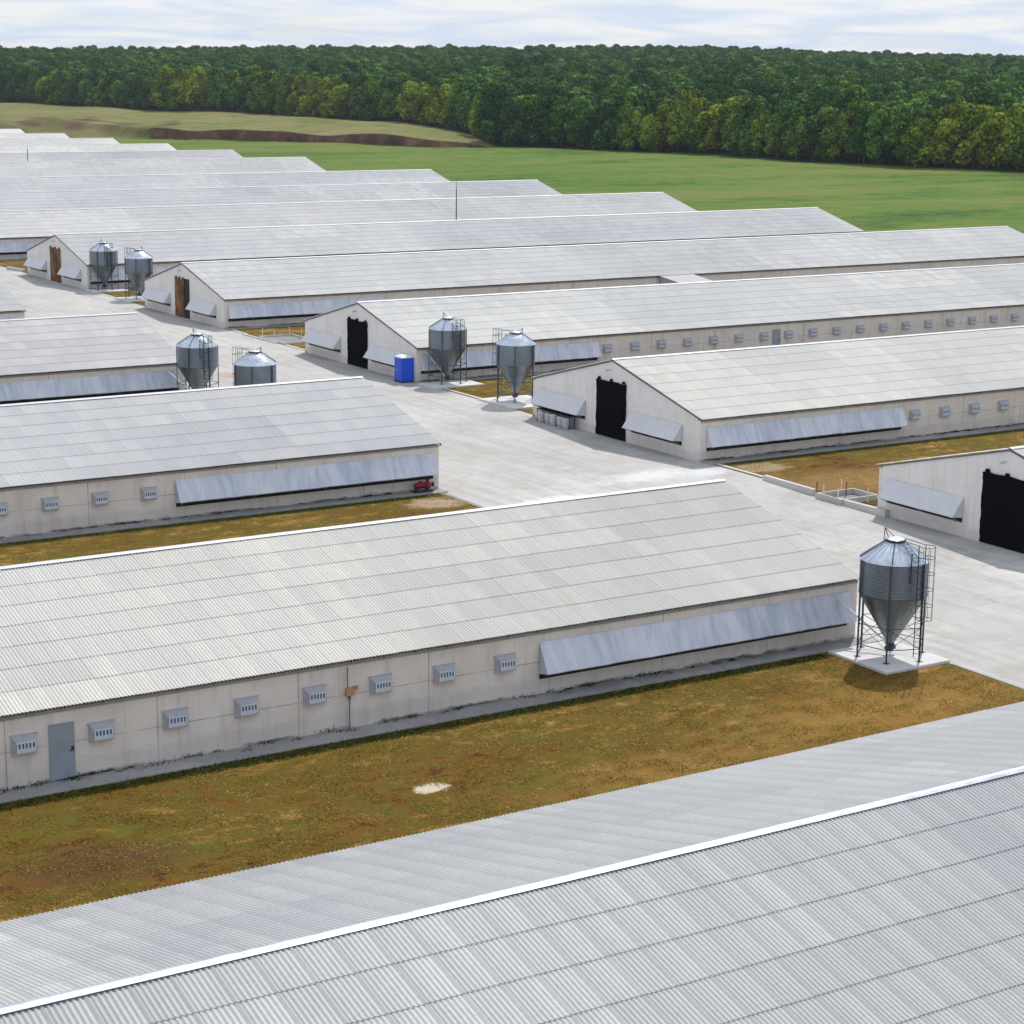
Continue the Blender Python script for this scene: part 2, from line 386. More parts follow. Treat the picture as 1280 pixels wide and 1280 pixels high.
M['leg'] = simple('galvanised_leg_steel', (.07, .09, .13), .45, .6, .3, 3)
M['tube'] = simple('white_auger_pipe', (.72, .73, .74), .4, 0, .06)
M['blue'] = simple('blue_cabin_plastic', (.012, .10, .75), .38, 0, .12, 1.5, .5)
M['white'] = simple('white_plastic', (.78, .79, .80), .4, 0, .06)
M['barrel'] = simple('grey_white_plastic_drum', (.48, .50, .52), .5, 0, .12, 3)
M['red'] = simple('red_machine_paint', (.24, .018, .022), .45, .1, .3, 5)
M['orange'] = simple('faded_orange_paint', (.50, .26, .16), .6, 0, .25, 6)
M['rod'] = simple('mast_steel', (.16, .16, .16), .5, .5, .15)
M['gravel'] = simple('grey_basin_floor', (.21, .21, .215), .9, 0, .3, 3)
M['bark'] = simple('grey_brown_bark', (.09, .07, .05), .9, 0, .35, 3, .2, .6)

# ------------------------------------------------------------------ corrugated roof mesh
def roof_mesh(name, x0, x1, sag=0.0, per=8, step=.012):
    """Two slopes of corrugated sheets in seven courses; local x along the ridge, ridge at y=0."""
    pitch = CW/7; n = int(round((x1-x0)/pitch*per)); xs = np.linspace(x0, x1, n+1)
    wave = .019*np.cos(2*np.pi*xs/pitch)
    # every sheet laps over its neighbour
    fu = (xs/CW) % 1.0; lapz = np.where(fu < .085, .010, 0.0) + .006*np.sin(np.floor(xs/CW)*12.9898)
    V = []; F = []
    sl = math.hypot(HW, RIDGE-EAVE); c = HW/sl; s = (RIDGE-EAVE)/sl
    base = 0
    for side in (-1, 1):
        for r in range(ROWS):
            d0 = sl*r/ROWS - (.10 if r else 0); d1 = sl*(r+1)/ROWS
            lift0 = .0 if r == 0 else .004; lift1 = step*1.7
            jr = .008*np.sin(np.floor(xs/CW)*7.7 + r*3.1)
            for d, lf in ((d0, lift0), (d1, lift1)):
                off = wave + lapz + lf
                dd = d + (jr if d == d1 else 0)
                y = side*(dd*c + off*s); z = RIDGE - dd*s + off*c
                if sag: z = z - sag*(1 - ((xs-(-31.0))/33.0)**2).clip(-1.2, 1)
                V.append(np.stack([xs, y*np.ones_like(xs), z], 1))
            # sheet thickness at the lower edge
            off = wave + lapz + lift1 - .016; dd = d1 + jr
            y = side*(dd*c + off*s); z = RIDGE - dd*s + off*c
            if sag: z = z - sag*(1 - ((xs-(-31.0))/33.0)**2).clip(-1.2, 1)
            V.append(np.stack([xs, y, z], 1))
            V.insert(-1, V[-2].copy())
            m = n+1; i = np.arange(n)
            q = np.stack([base+i, base+m+i, base+m+i+1, base+i+1], 1)
            q2 = np.stack([base+2*m+i, base+3*m+i, base+3*m+i+1, base+2*m+i+1], 1)
            if side == 1: q = q[:, ::-1]; q2 = q2[:, ::-1]
            F += [q, q2]; base += 4*m
    V = np.concatenate(V); F = np.concatenate(F)
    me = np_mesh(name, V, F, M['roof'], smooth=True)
    # crisp lower edge: flat shading for the thickness strips
    k = n; sm = np.ones(len(F), bool)
    for j in range(len(F)//(2*k)): sm[(2*j+1)*k:(2*j+2)*k] = False
    me.polygons.foreach_set('use_smooth', sm)
    return me

# ------------------------------------------------------------------ barn parts (local: gable at x=0, building runs to +x or -x)
def vent_mesh():
    m = MB(); w, h, d = .46, .33, .30
    # tapered hood box standing off the wall; front is towards -y
    m.add([(-w-.05, 0, -h-.05), (w+.05, 0, -h-.05), (w+.05, 0, h+.04), (-w-.05, 0, h+.04),
           (-w+.05, -d, -h+.04), (w-.05, -d, -h+.04), (w-.05, -d, h-.10), (-w+.05, -d, h-.10)],
          [(4, 5, 6, 7), (0, 4, 7, 3), (1, 2, 6, 5), (3, 7, 6, 2), (0, 1, 5, 4)], 0)
    m.box(-w-.09, w+.09, -.025, 0, h+.0, h+.08, 0)
    return m.mesh('vent_hood', M['vent'])
def grille_mesh():
    m = MB(); w, h, d = .37, .24, .30
    m.box(-w, w, -d-.02, -d-.003, -h, -h+.17, 0)
    m.box(-w, w, -d-.02, -d-.003, h-.11, h-.05, 0)
    for i in range(6):
        x = -w + i*(2*w-.05)/5; m.box(x, x+.05, -d-.045, -d-.021, -h+.05, h-.055, 0)
    m.box(-w, w, -d-.012, -d-.003, -h+.17, h-.11, 1)
    return m.mesh('grille', [M['grille'], M['slot']])
VM, GM = vent_mesh(), grille_mesh()
DOOR = {}
def part(name, me, parent, loc=(0, 0, 0), rz=0):
    o = bpy.data.objects.new(name, me); col.objects.link(o); o.parent = parent; o.location = loc; o.rotation_euler = (0, 0, rz); return o

def flap(parent, xa, xb, Y, ztop=2.42, zbot=1.14, out=.72, inset=0.0, name='ventilation_flap'):
    """long sheet flap hinged at the top of a dark opening in the side wall (faces -y)."""
    xa, xb = min(xa, xb), max(xa, xb)
    m = MB(); n = max(4, int((xb-xa)/.6)); r = random.Random(int(abs(xa)*10)+int(Y))
    top = []; bot = []
    for i in range(n+1):
        x = xa + (xb-xa)*i/n; j = r.uniform(-.012, .012)
        top.append((x, Y-.035, ztop)); bot.append((x, Y-out+j, zbot+r.uniform(-.012, .012)))
    vs = top+bot; k = n+1
    m.add(vs, [(i, k+i, k+i+1, i+1) for i in range(n)], 0)
    m.add([(x, y+.02, z-.012) for x, y, z in vs], [(i, i+1, k+i+1, k+i) for i in range(n)], 0)
    for x, y, z in bot: pass
    m.add([p for b in bot for p in (b, (b[0], b[1]+.03, b[2]-.05))], [(2*i, 2*i+1, 2*i+3, 2*i+2) for i in range(n)], 0)
    for x in (xa, xb): m.add([(x, Y-.03, ztop), (x, Y-out, zbot), (x, Y-.03, zbot-.16)], [(0, 1, 2)], 0)
    f = m.build(name, [M['flap'], M['timber']], parent)
    m = MB(); m.box(xa+.02, xb-.02, Y-.022, Y-.002, zbot-.40, ztop-.05); m.build('wall_opening_shade', M['dark'], f)  # opening panel drawn lower, its dark foot painting the shade under the flap
    q = xa+.3
    while q < xb:
        m = MB(); m.bar((q, Y-.03, zbot-.30), (q, Y-out+.06, zbot-.03), .018, 4); q += 2.4
        m.build('stay_rod', M['timber'], f)
    return f

def gable_flap(parent, ya, yb, X, sgn, ztop=2.36, zbot=1.25, out=.82):
    """flap on the end wall, outward direction sgn along x."""
    ya, yb = min(ya, yb), max(ya, yb)
    m = MB(); o = sgn*out; e = sgn*.03
    m.add([(X+e, ya, ztop), (X+e, yb, ztop), (X+o, yb, zbot), (X+o, ya, zbot)], [(0, 1, 2, 3)], 0)
    m.bar((X+o, ya, zbot), (X+o, yb, zbot), .03, 5)
    for y in (ya, yb): m.add([(X+e, y, ztop), (X+o, y, zbot), (X+e, y, zbot-.10)], [(0, 1, 2)], 0)
    f = m.build('gable_flap', M['flapgable'], parent)
    m = MB(); x0, x1 = sorted((X+sgn*.003, X+sgn*.022)); m.box(x0, x1, ya+.03, yb-.03, zbot-.40, ztop-.05); m.build('wall_opening_shade', M['dark'], f)  # panel runs below the flap edge as a painted line of shade
    for y in (ya+.25, (ya+yb)/2, yb-.25):
        m = MB(); m.bar((X+sgn*.03, y, zbot-.34), (X+o*.96, y, zbot-.03), .022, 4)
        m.build('stay_rod', M['timber'], f)
    return f

def ragged_door(parent, ya, yb, z1, X, sgn, mat, name='barn_door', seed=1):
    m = MB(); r = random.Random(seed); t = sgn*.09
    ys = [ya+(yb-ya)*i/10 for i in range(11)]; pts = []
    n = 14
    for i in range(n): pts.append((ya+r.uniform(-.05, .05), .05+i*(z1-.05)/n))
    for i in range(10): pts.append((ys[i]+.01, z1+r.uniform(-.04, .05)))
    for i in range(n): pts.append((yb+r.uniform(-.05, .05), z1-i*(z1-.05)/n))
    pts.append((yb, .05))
    m.prism(pts, X+sgn*.025, X+t, 0)
    for y in (ya+.3, (ya+yb)/2, yb-.35):
        x0, x1 = sorted((X+sgn*.03, X+sgn*.14)); m.box(x0, x1, y-.13, y+.13, z1+.02, z1+.20)
    x0, x1 = sorted((X+sgn*.095, X+sgn*.125)); m.box(x0, x1, ya-.02, yb+.02, z1-.10, z1-.02)
    return m.build(name, mat, parent)

def barn(name, Y, kx, sgn, roofme, label, tint, vents=range(0), flaps=((.7, 18.4),), gable=True, door='tarp', grille=True,
         sdoor=False, valve=None, gflaps=True, white_cap=True, group='poultry barns in parallel rows', eavebits=True, sag=0.0, dirt_shade=.18):
    """sgn=+1: gable at x=0 and building to +x (east column); -1: mirrored. Near wall faces -y."""
    root = empty(name, ((84.8 if sgn > 0 else 64.4)+kx, Y, 0))
    tag(root, label, 'barn', group)
    L = LEN*sgn; xa, xb = sorted((0, L)); S = lambda a: a*sgn
    # side walls and end walls
    m = MB()
    m.box(xa, xb, -WW, -WW+.3, 0, EAVE-.12); m.box(xa, xb, WW-.3, WW, 0, EAVE-.12)
    m.build('side_wall', M['wall'], root)
    inner = WW-.3
    prof = [(-inner, 0), (inner, 0), (inner, EAVE-.02), (0, RIDGE-.11), (-inner, EAVE-.02)]
    m = MB(); m.prism(prof, S(.003), S(.3), 0)
    g = m.build('gable_wall', M['gable'], root)
    m = MB(); m.prism(prof, L-S(.3), L-S(.003), 0); m.build('gable_wall', M['gable'], root)
    r = part('roof', roofme, root); r.color = (*tint, dirt_shade)
    # ridge cap: folded sheet
    m = MB(); w = .20; zz = .055
    xs0, xs1 = xa-.12, xb+.12
    segs = 44
    def zs(x): return -sag*max(-1.2, min(1, 1-((x+31.0)/33.0)**2)) if sag else 0.0
    for i in range(segs):
        a = xs0+(xs1-xs0)*i/segs; b = xs0+(xs1-xs0)*(i+1)/segs+.02
        pr = []
        for (yy, dz) in ((-w, -w*.255), (-.09, -.005), (0, .03), (.09, -.005), (w, -w*.255)): pr.append((yy, RIDGE+zz+dz))
        vs = [(a, p[0], p[1]+zs(a)) for p in pr]+[(b, p[0], p[1]+zs(b)+.001) for p in pr]
        m.add(vs, [(k, k+1, 6+k, 5+k) for k in range(4)], 0, True)
        m.add([(v[0], v[1], v[2]-.012) for v in vs], [(k, 5+k, 6+k, k+1) for k in range(4)], 0, False)
    m.build('ridge_cap', M['ridgewhite'] if white_cap else M['cap'], root)
    # verge trims on the gable ends
    for X in ((0.0, S(-.07)), (L, L+S(.07))):
        x0, x1 = sorted(X)
        for sd in (-1, 1):
            m = MB()
            m.add([(x0, sd*.002, RIDGE-.05), (x1, sd*.002, RIDGE-.05), (x1, sd*HW, EAVE-.05), (x0, sd*HW, EAVE-.05),
                   (x0, sd*.002, RIDGE-.15), (x1, sd*.002, RIDGE-.15), (x1, sd*HW, EAVE-.13), (x0, sd*HW, EAVE-.13)],
                  [(0, 1, 2, 3), (4, 7, 6, 5), (0, 3, 7, 4), (1, 5, 6, 2), (2, 6, 7, 3)], 0)
            m.build('verge_trim', M['trim'], root)
    if eavebits:
        m = MB(); m.box(xa+.02, xb-.02, -WW-.06, -WW-.003, EAVE-.25, EAVE-.13)
        q = xa+.6
        while q < xb: m.box(q, q+.07, -HW+.07, -WW-.092, EAVE-.16, EAVE-.07); q += 1.52
        m.build('eave_board', M['timber'], root)
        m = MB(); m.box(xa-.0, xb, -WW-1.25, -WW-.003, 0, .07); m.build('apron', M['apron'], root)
    for i in vents:
        x = S(VENT0+VSTEP*i)
        v = part('vent', VM, root, (x, -WW-.002, 1.74))
        if grille: part('grille', GM, v)
    for a, b in flaps: flap(root, S(a), S(b), -WW)
    if gable:
        if gflaps:
            gable_flap(root, 3.45, 10.0, 0, -sgn); gable_flap(root, -8.7, -2.5, 0, -sgn)
        if door == 'tarp': ragged_door(root, -1.85, 1.95, 4.20, 0, -sgn, M['tarp'], seed=int(Y))
        elif door:
            d = ragged_door(root, -.55 if door == 'half' else -1.75, 1.95, 4.15, 0, -sgn, M['rust'], 'rusty_barn_door', seed=int(Y))
            d['label'] = 'rusty brown steel barn door'
            if door == 'half':
                m = MB(); x0, x1 = sorted((-sgn*.003, -sgn*.02)); m.box(x0, x1, -1.85, -.45, .05, 4.25); m.build('dark_doorway', M['dark'], root)
        m = MB(); m.bar((-sgn*.01, .25, 5.02), (-sgn*.30, .25, 5.08), .03, 6); m.lathe([(.0, 4.96), (.12, 4.97), (.14, 5.0), (.03, 5.10), (0, 5.11)], 12, (-sgn*.34, .25))
        m.build('lamp', M['vent'], root)
    if sdoor:
        x = S(39.7); m = MB(); m.box(x-.5, x+.5, -WW-.05, -WW-.003, .12, 2.33)
        d = m.build('side_door', M['steeldoor'], root)
        m = MB(); m.box(x+.36, x+.46, -WW-.075, -WW-.052, 1.20, 1.36); m.bar((x+.41, -WW-.11, 1.22), (x+.28, -WW-.11, 1.22), .018, 5); m.box(x+.38, x+.44, -WW-.11, -WW-.076, 1.2, 1.24)
        m.build('handle', M['blacksteel'], d)
    if valve:
        x = S(valve); m = MB(); m.box(x-.22, x+.12, -WW-.16, -WW-.003, 1.50, 1.82); m.box(x+.12, x+.34, -WW-.12, -WW-.003, 1.68, 1.86)
        vb = m.build('valve_box', M['orange'], root)
        m = MB(); m.bar((x-.05, -WW-.08, 1.5), (x-.05, -WW-.08, .07), .022, 6); m.bar((x-.05, -WW-.08, 1.32), (x-.05, -WW-.08, 1.48), .05, 8)
        m.bar((x-.12, -WW-.05, 1.82), (x-.12, -WW-.05, EAVE-.34), .018, 5)
        m.build('pipe', M['rod'], vb)
    return root

KX = .0093
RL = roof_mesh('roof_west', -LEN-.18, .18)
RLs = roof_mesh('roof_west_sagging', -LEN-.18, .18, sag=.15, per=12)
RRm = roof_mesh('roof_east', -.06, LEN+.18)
def k(y): return KX*(y-120)
L0 = barn('poultry_barn', 42.13, k(42)*.3, -1, RLs, 'nearest long barn, only its grey corrugated roof and bright metal ridge showing', (.85, .86, .885), vents=(), flaps=(), gable=False, white_cap=False, eavebits=False, sag=.15, dirt_shade=.9)
L1 = barn('poultry_barn', 81.95, 0-.1, -1, RL, 'pale beige roofed barn with eight vents, a side door and a caged silo', (1.0, .985, .94), dirt_shade=.4,
          vents=range(8), flaps=((.55, 18.15),), gable=False, sdoor=True, valve=27.4)
L2 = barn('poultry_barn', 122.33, 0.0, -1, RL, 'grey roofed barn with the red pump standing against its corner', (.93, .935, .975), vents=range(5), flaps=((.4, 18.2),), gable=False)
L3 = barn('poultry_barn', 163.6, .05, -1, RL, 'grey roofed barn with a hopper silo standing right at its roof corner', (.90, .90, .93), vents=(), flaps=((.6, 18.2),), gable=False)
L4 = barn('poultry_barn', 203.6, .2, -1, RL, 'barn showing only one grey roof corner, across the road from rusty doors', (.92, .93, .98), vents=(), flaps=((.6, 18.2),), gable=False)
R0 = barn('poultry_barn', 81.2, k(81.3), 1, RRm, 'barn with a wide black doorway, nearest the caged silo', (1.04, 1.04, 1.04), vents=(), flaps=())
R1 = barn('poultry_barn', 121.4, k(121), 1, RRm, 'white gabled barn with drums lined up under one gable flap', (1.06, 1.045, 1.0), vents=range(5), flaps=((.55, 18.7),))
R2 = barn('poultry_barn', 162.2, k(162), 1, RRm, 'white gabled barn with the blue toilet cabin against its front and a black doorway', (1.05, 1.05, 1.04), vents=range(21), flaps=((.4, 18.9),), sdoor=True, valve=32.3)
R3 = barn('poultry_barn', 203.2, k(203), 1, RRm, 'white gabled barn with a half open rusty brown door and a linking passage', (.98, .985, 1.0), vents=(), flaps=((.4, 18.6),), door='half')
R4 = barn('poultry_barn', 243.8, k(244), 1, RRm, 'white gabled barn with an orange rusty door, farthest of the gables in view', (.96, .965, 1.0), vents=(), flaps=((.4, 18.6),), door='full')
R5 = barn('poultry_barn', 284.8, k(285), 1, RRm, 'barn just beyond the farthest gable, its blue flap showing at the edge of the view', (1.0, 1.0, 1.01), vents=(), flaps=((.4, 16.9),), gable=False)
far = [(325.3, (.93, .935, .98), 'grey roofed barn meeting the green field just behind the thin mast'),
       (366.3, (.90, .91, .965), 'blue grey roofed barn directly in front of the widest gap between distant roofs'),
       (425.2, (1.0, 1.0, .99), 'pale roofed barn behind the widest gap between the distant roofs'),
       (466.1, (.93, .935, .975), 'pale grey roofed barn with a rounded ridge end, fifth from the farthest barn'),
       (507.9, (1.13, 1.115, 1.09), 'bright roofed distant barn, fourth from the farthest one'),  # from here on, raised tints paint grazing glare into the roof colour
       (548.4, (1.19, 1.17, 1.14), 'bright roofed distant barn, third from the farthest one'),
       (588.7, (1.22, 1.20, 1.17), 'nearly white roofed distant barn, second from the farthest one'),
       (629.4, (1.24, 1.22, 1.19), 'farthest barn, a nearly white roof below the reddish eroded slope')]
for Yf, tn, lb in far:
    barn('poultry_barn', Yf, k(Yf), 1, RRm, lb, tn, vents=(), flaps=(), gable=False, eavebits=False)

# linking passage between the two barns
m = MB(); ybar = 192.18
x0, x1 = 140.7, 145.6
m.box(x0+.15, x1-.15, ybar-18.0, ybar-.01, 0, 2.45)
lk = m.build('linking_passage', M['wall']); tag(lk, 'low roofed passage linking two long barns across their gap', 'passage')
m = MB()
m.add([(x0, ybar+.02, 3.02), (x1, ybar+.02, 3.02), (x1, ybar-4.4, 2.52), (x0, ybar-4.4, 2.52), (x1, ybar-18.1, 2.52), (x0, ybar-18.1, 2.52)], [(0, 3, 2, 1), (3, 5, 4, 2)], 0)
m.add([(x0, ybar-4.4, 2.52), (x0, ybar-18.1, 2.52), (x0, ybar-18.1, 2.40), (x0, ybar, 2.40), (x0, ybar+.02, 3.02)], [(0, 1, 2, 3, 4)], 0)
m.add([(x1, ybar-4.4, 2.52), (x1, ybar-18.1, 2.52), (x1, ybar-18.1, 2.40), (x1, ybar, 2.40), (x1, ybar+.02, 3.02)], [(0, 4, 3, 2, 1)], 0)
pr_ = m.build('roof', simple('passage_roof_sheet', (.36, .355, .355), .7, 0, .08), lk)

# ------------------------------------------------------------------ feed silos
def make_silo():
    root = empty('feed_silo')
    RAD, ZB, ZT = 1.58, 3.1, 4.78
    m = MB(); prof = []
    n = 40
    for i in range(n+1):
        z = ZB+(ZT-ZB)*i/n; prof.append((RAD, z))
    m.lathe(prof, 48); m.build('bin_wall', M['silo'], root)
    m = MB(); m.lathe([(.17, .72), (RAD, ZB), (RAD+.02, ZB+.03)], 48)
    for i in range(12):
        a = 2*math.pi*i/12; c, s = math.cos(a), math.sin(a); m.bar((.18*c, .18*s, .75), (RAD*c, RAD*s, ZB), .014, 4)
    m.build('hopper', M['hopper'], root)
    m = MB(); m.lathe([(.17, .80), (.20, .62), (.20, .42), (.13, .34), (0, .34)], 16); m.box(-.26, .26, -.10, .10, .40, .56)
    m.build('outlet', M['blacksteel'], root)
    m = MB(); m.lathe([(RAD+.05, ZT-.03), (RAD+.03, ZT+.03), (.42, ZT+.80)], 48)
    for i in range(24):
        a = 2*math.pi*i/24; c, s = math.cos(a), math.sin(a); m.bar(((RAD+.03)*c, (RAD+.03)*s, ZT+.04), (.43*c, .43*s, ZT+.81), .012, 4)
    m.build('silo_roof', M['silocap'], root)
    m = MB(); m.lathe([(.46, ZT+.74), (.47, ZT+.90), (.43, ZT+.91)], 24, mi=1); m.lathe([(.45, ZT+.90), (.25, ZT+.97), (0, ZT+.99)], 24, mi=0)
    lid = m.build('lid', [M['silocap'], M['blacksteel']], root)
    m = MB(); m.tube([(0, .50, ZT+.9), (0, .75, ZT+1.30), (0, .78, ZT+.55)], .02, 5); m.bar((0, .1, ZT+1.0), (0, .75, ZT+1.30), .018, 5)
    m.build('lid_lever', M['blacksteel'], lid)
    legs = []
    for i in range(6):
        a = math.pi/6 + math.pi/3*i + .21; c, s = math.cos(a), math.sin(a); r = RAD+.06
        m = MB(); t = .055
        ux, uy = -s, c
        for (w0, d0) in ((.042, .02),):
            vs = []
            for z in (0.17, ZT-.02):
                for (aa, bb) in ((-w0, -.03), (w0, -.03), (w0, .03), (-w0, .03)):
                    vs.append((r*c+ux*aa+c*bb, r*s+uy*aa+s*bb, z))
            m.add(vs, [(0, 3, 2, 1), (4, 5, 6, 7), (0, 1, 5, 4), (1, 2, 6, 5), (2, 3, 7, 6), (3, 0, 4, 7)], 0)
        m.box(r*c-.12, r*c+.12, r*s-.12, r*s+.12, .151, .169)
        m.build('leg', M['leg'], root); legs.append((r*c, r*s))
    m = MB()
    for i in range(6):
        p, q = legs[i], legs[(i+1) % 6]
        for z in (.75, 1.75): m.bar((*p, z), (*q, z), .022, 4)
        if i in (0, 2, 3, 5):
            m.bar((*p, .75), (*q, 1.75), .015, 4); m.bar((*q, .75), (*p, 1.75), .015, 4)
    m.build('brace', M['leg'], root)
    # roof ribs on two sides
    m = MB()
    for a in (2.6, 3.9): c, s = math.cos(a), math.sin(a); m.bar(((RAD+.05)*c, (RAD+.05)*s, ZT+.06), (.45*c, .45*s, ZT+.86), .028, 5)
    m.build('roof_rib', M['blacksteel'], root)
    # ladder with safety cage on the -y side
    m = MB(); yl = -(RAD+.20)
    for x in (-.21, .21): m.bar((x, yl, .5), (x, yl, ZT+.95), .022, 5)
    z = .65
    while z < ZT+.9: m.bar((-.21, yl, z), (.21, yl, z), .012, 4); z += .28
    for x in (-.21, .21):
        for z in (3.3, 4.5): m.bar((x, yl, z), (x, -RAD, z), .018, 4)
        m.bar((x, yl, ZT+.95), (x, -.45, ZT+.98), .018, 4)
    ld = m.build('ladder', M['blacksteel'], root)
    m = MB()
    hoop = [(.36*math.sin(t), yl-.33+.40*math.cos(t)) for t in [(-2.55+5.1*i/12)+math.pi for i in range(13)]]
    for z in (2.35, 3.0, 3.75, 4.5, 5.25, ZT+.97):
        m.tube([(x, y, z) for x, y in hoop], .016, 4)
    for j in (1, 3, 5, 7, 9, 11): m.bar((*hoop[j], 2.35), (*hoop[j], ZT+.97), .013, 4)
    m.build('safety_cage', M['blacksteel'], ld)
    m = MB()
    for x in (-.17, .17): m.bar((x, -RAD+.02, ZT+.09), (x, -.42, ZT+.93), .018, 4)
    for i in range(7):
        t = (i+.5)/7; y = -RAD+(RAD-.42)*t; zz = ZT+.09+.84*t; m.bar((-.17, y, zz), (.17, y, zz), .012, 4)
    m.bar((-.45, -RAD-.02, 3.95), (-.45, -RAD-.02, ZT+.6), .03, 5)
    m.build('roof_ladder', M['blacksteel'], root)
    return root
silo0 = make_silo()
def place_silo(o, x, y, z, flip, label, tip):
    o.location = (x, y, z); o.rotation_euler = (0, 0, 0)
    if flip: o.rotation_euler = (0, 0, math.pi+.25)
    tag(o, label, 'silo', 'feed silos between the barns')
    return o
spots = [(63.52, 67.86, .02, False, 'caged feed silo nearest the camera, on a pale slab by the grass corner'),
         (64.05, 138.6, 0, True, 'feed silo with only its upper drum showing behind a ridge'),
         (64.2, 149.8, 0, False, 'feed silo standing against the roof corner of a grey barn'),
         (87.45, 139.0, 0, True, 'feed silo next to the white gable with the drums'),
         (87.4, 149.9, 0, False, 'feed silo beside the blue toilet cabin'),
         (88.05, 221.8, 0, True, 'distant feed silo half hidden by a white gable with a rusty door'),
         (87.8, 232.3, 0, False, 'farthest feed silo, beside the gable with the orange door')]
first = True
for i, (x, y, z, fl, lb) in enumerate(spots):
    o = silo0 if first else copy_tree(silo0); first = False
    place_silo(o, x, y, z, fl, lb, None)
# auger pipes: from the outlet to the wall
def auger(p, q, label):
    m = MB(); m.bar(p, q, .055, 8); m.bar(q, (q[0], q[1]+.25, q[2]), .055, 8)
    m.bar(p, (p[0]-.02, p[1]-.12, p[2]-.12), .075, 8)
    o = m.build('auger_pipe', M['tube']); tag(o, label, 'pipe', 'white feed pipes running from silos into barns'); return o
auger((63.5, 68.2, .75), (62.95, 70.95, 2.15), 'white feed pipe between the caged silo nearest the camera and its barn')
auger((64.1, 150.2, .75), (62.6, 152.6, 2.6), 'white feed pipe rising beside the silo at the grey roof corner')
auger((87.2, 150.2, .75), (86.1, 151.2, 2.6), 'white feed pipe behind the legs of the silo by the blue toilet cabin')
auger((87.9, 222.1, .75), (89.9, 225.6, 2.9), 'white feed pipe under the distant silo half hidden by a gable')
auger((87.7, 232.5, .75), (86.9, 232.9, 3.0), 'white feed pipe under the farthest silo')

# pads under the silos
def pad(x0, x1, y0, y1, h, label):
    m = MB(); b = .03
    m.add([(x0, y0, 0), (x1, y0, 0), (x1, y1, 0), (x0, y1, 0), (x0, y0, h-b), (x1, y0, h-b), (x1, y1, h-b), (x0, y1, h-b),
           (x0+b, y0+b, h), (x1-b, y0+b, h), (x1-b, y1-b, h), (x0+b, y1-b, h)],
          [(0, 1, 5, 4), (1, 2, 6, 5), (2, 3, 7, 6), (3, 0, 4, 7), (4, 5, 9, 8), (5, 6, 10, 9), (6, 7, 11, 10), (7, 4, 8, 11), (8, 9, 10, 11)], 0)
    o = m.build('concrete_pad', M['pad']); tag(o, label, 'pad', 'concrete pads under the silos', 'structure')
pad(61.4, 65.35, 65.75, 69.75, .165, 'pale slab under the caged silo')
pad(84.75, 89.6, 147.4, 150.45, .15, 'pale slab under the silo beside the blue cabin')
pad(85.1, 89.6, 135.4, 140.9, .15, 'pale slab under the silo by the drums')
pad(85.6, 90.0, 229.8, 232.8, .15, 'pale slab under the farthest silo')
pad(85.6, 90.0, 219.0, 223.4, .15, 'pale slab under the half hidden distant silo')
pad(61.6, 66.0, 136.5, 151.4, .05, 'pale slab between two silos behind a ridge')

# ------------------------------------------------------------------ small things
# portable toilet
tl = empty('portable_toilet', (84.52, 152.45, .014)); tag(tl, 'bright blue portable toilet cabin with a white roof', 'toilet')
m = MB()
for s_ in ((-.55, .55),): m.box(-.56, .56, -.56, .56, .12, 2.08)
for i in range(5):
    y = -.44+i*.22
    m.box(-.585, -.561, y-.04, y+.04, .25, 1.95)
for x in (-.4, -.13, .13, .4): m.box(x-.05, x+.05, -.585, -.561, .25, 1.95)
for x in (-.56, .56):
    for y in (-.56, .56): m.box(x-.045, x+.045, y-.045, y+.045, .1, 2.12)
m.build('cabin', M['blue'], tl)
m = MB(); m.lathe([(.80, 2.10), (.84, 2.13), (.80, 2.22), (.45, 2.36), (0, 2.40)], 4)
o = m.build('cabin_roof', M['white'], tl); o.rotation_euler = (0, 0, math.pi/4)
for p in o.data.polygons: p.use_smooth = False
m = MB(); m.bar((.35, .35, 2.2), (.35, .35, 2.62), .05, 8); m.build('vent_pipe', M['white'], tl)
m = MB(); m.box(-.62, .62, -.62, .62, 0, .12); m.build('skid', M['blacksteel'], tl)
m = MB(); m.box(-.60, -.587, -.36, .36, .2, 2.0); d = m.build('door', simple('blue_door_plastic', (.015, .085, .60), .4, 0, .1), tl)
m = MB(); m.box(-.63, -.602, .22, .32, 1.0, 1.1); m.build('handle', M['white'], d)

# drums under the flap, bench above them
m = MB(); m.box(-.30, .30, -2.6, 2.0, .93, .98)
for y in (-2.5, -.4, 1.9):
    for x in (-.25, .25): m.box(x-.03, x+.03, y-.03, y+.03, 0, .93)
o = m.build('metal_bench', M['blacksteel'], None, (84.25, 128.35, .004)); tag(o, 'dark steel bench over the row of drums under the gable flap', 'bench')
def drum():
    m = MB(); m.lathe([(0, 0), (.20, 0), (.23, .04), (.285, .30), (.295, .62), (.31, .66), (.31, .70), (.27, .72), (0, .725)], 20); return m.build('plastic_drum', M['barrel'])
d0 = drum(); lbs = ['grey white drum under the bench, nearest the black doorway', 'grey white drum, next but one to the doorway end of the row', 'grey white drum in the middle of the row of five', 'grey white drum, next but one to the silo end of the row', 'grey white drum under the bench, at the end nearest the silo']
for i in range(5):
    o = d0 if i == 0 else d0.copy()
    if i: col.objects.link(o)
    o.location = (84.0+(.05 if i % 2 else -.05), 126.15+i*.86, .005); o.scale = (1.12, 1.12, 1.12 if i != 2 else 1.2); tag(o, lbs[i], 'drum', 'drums lined up under the gable flap')
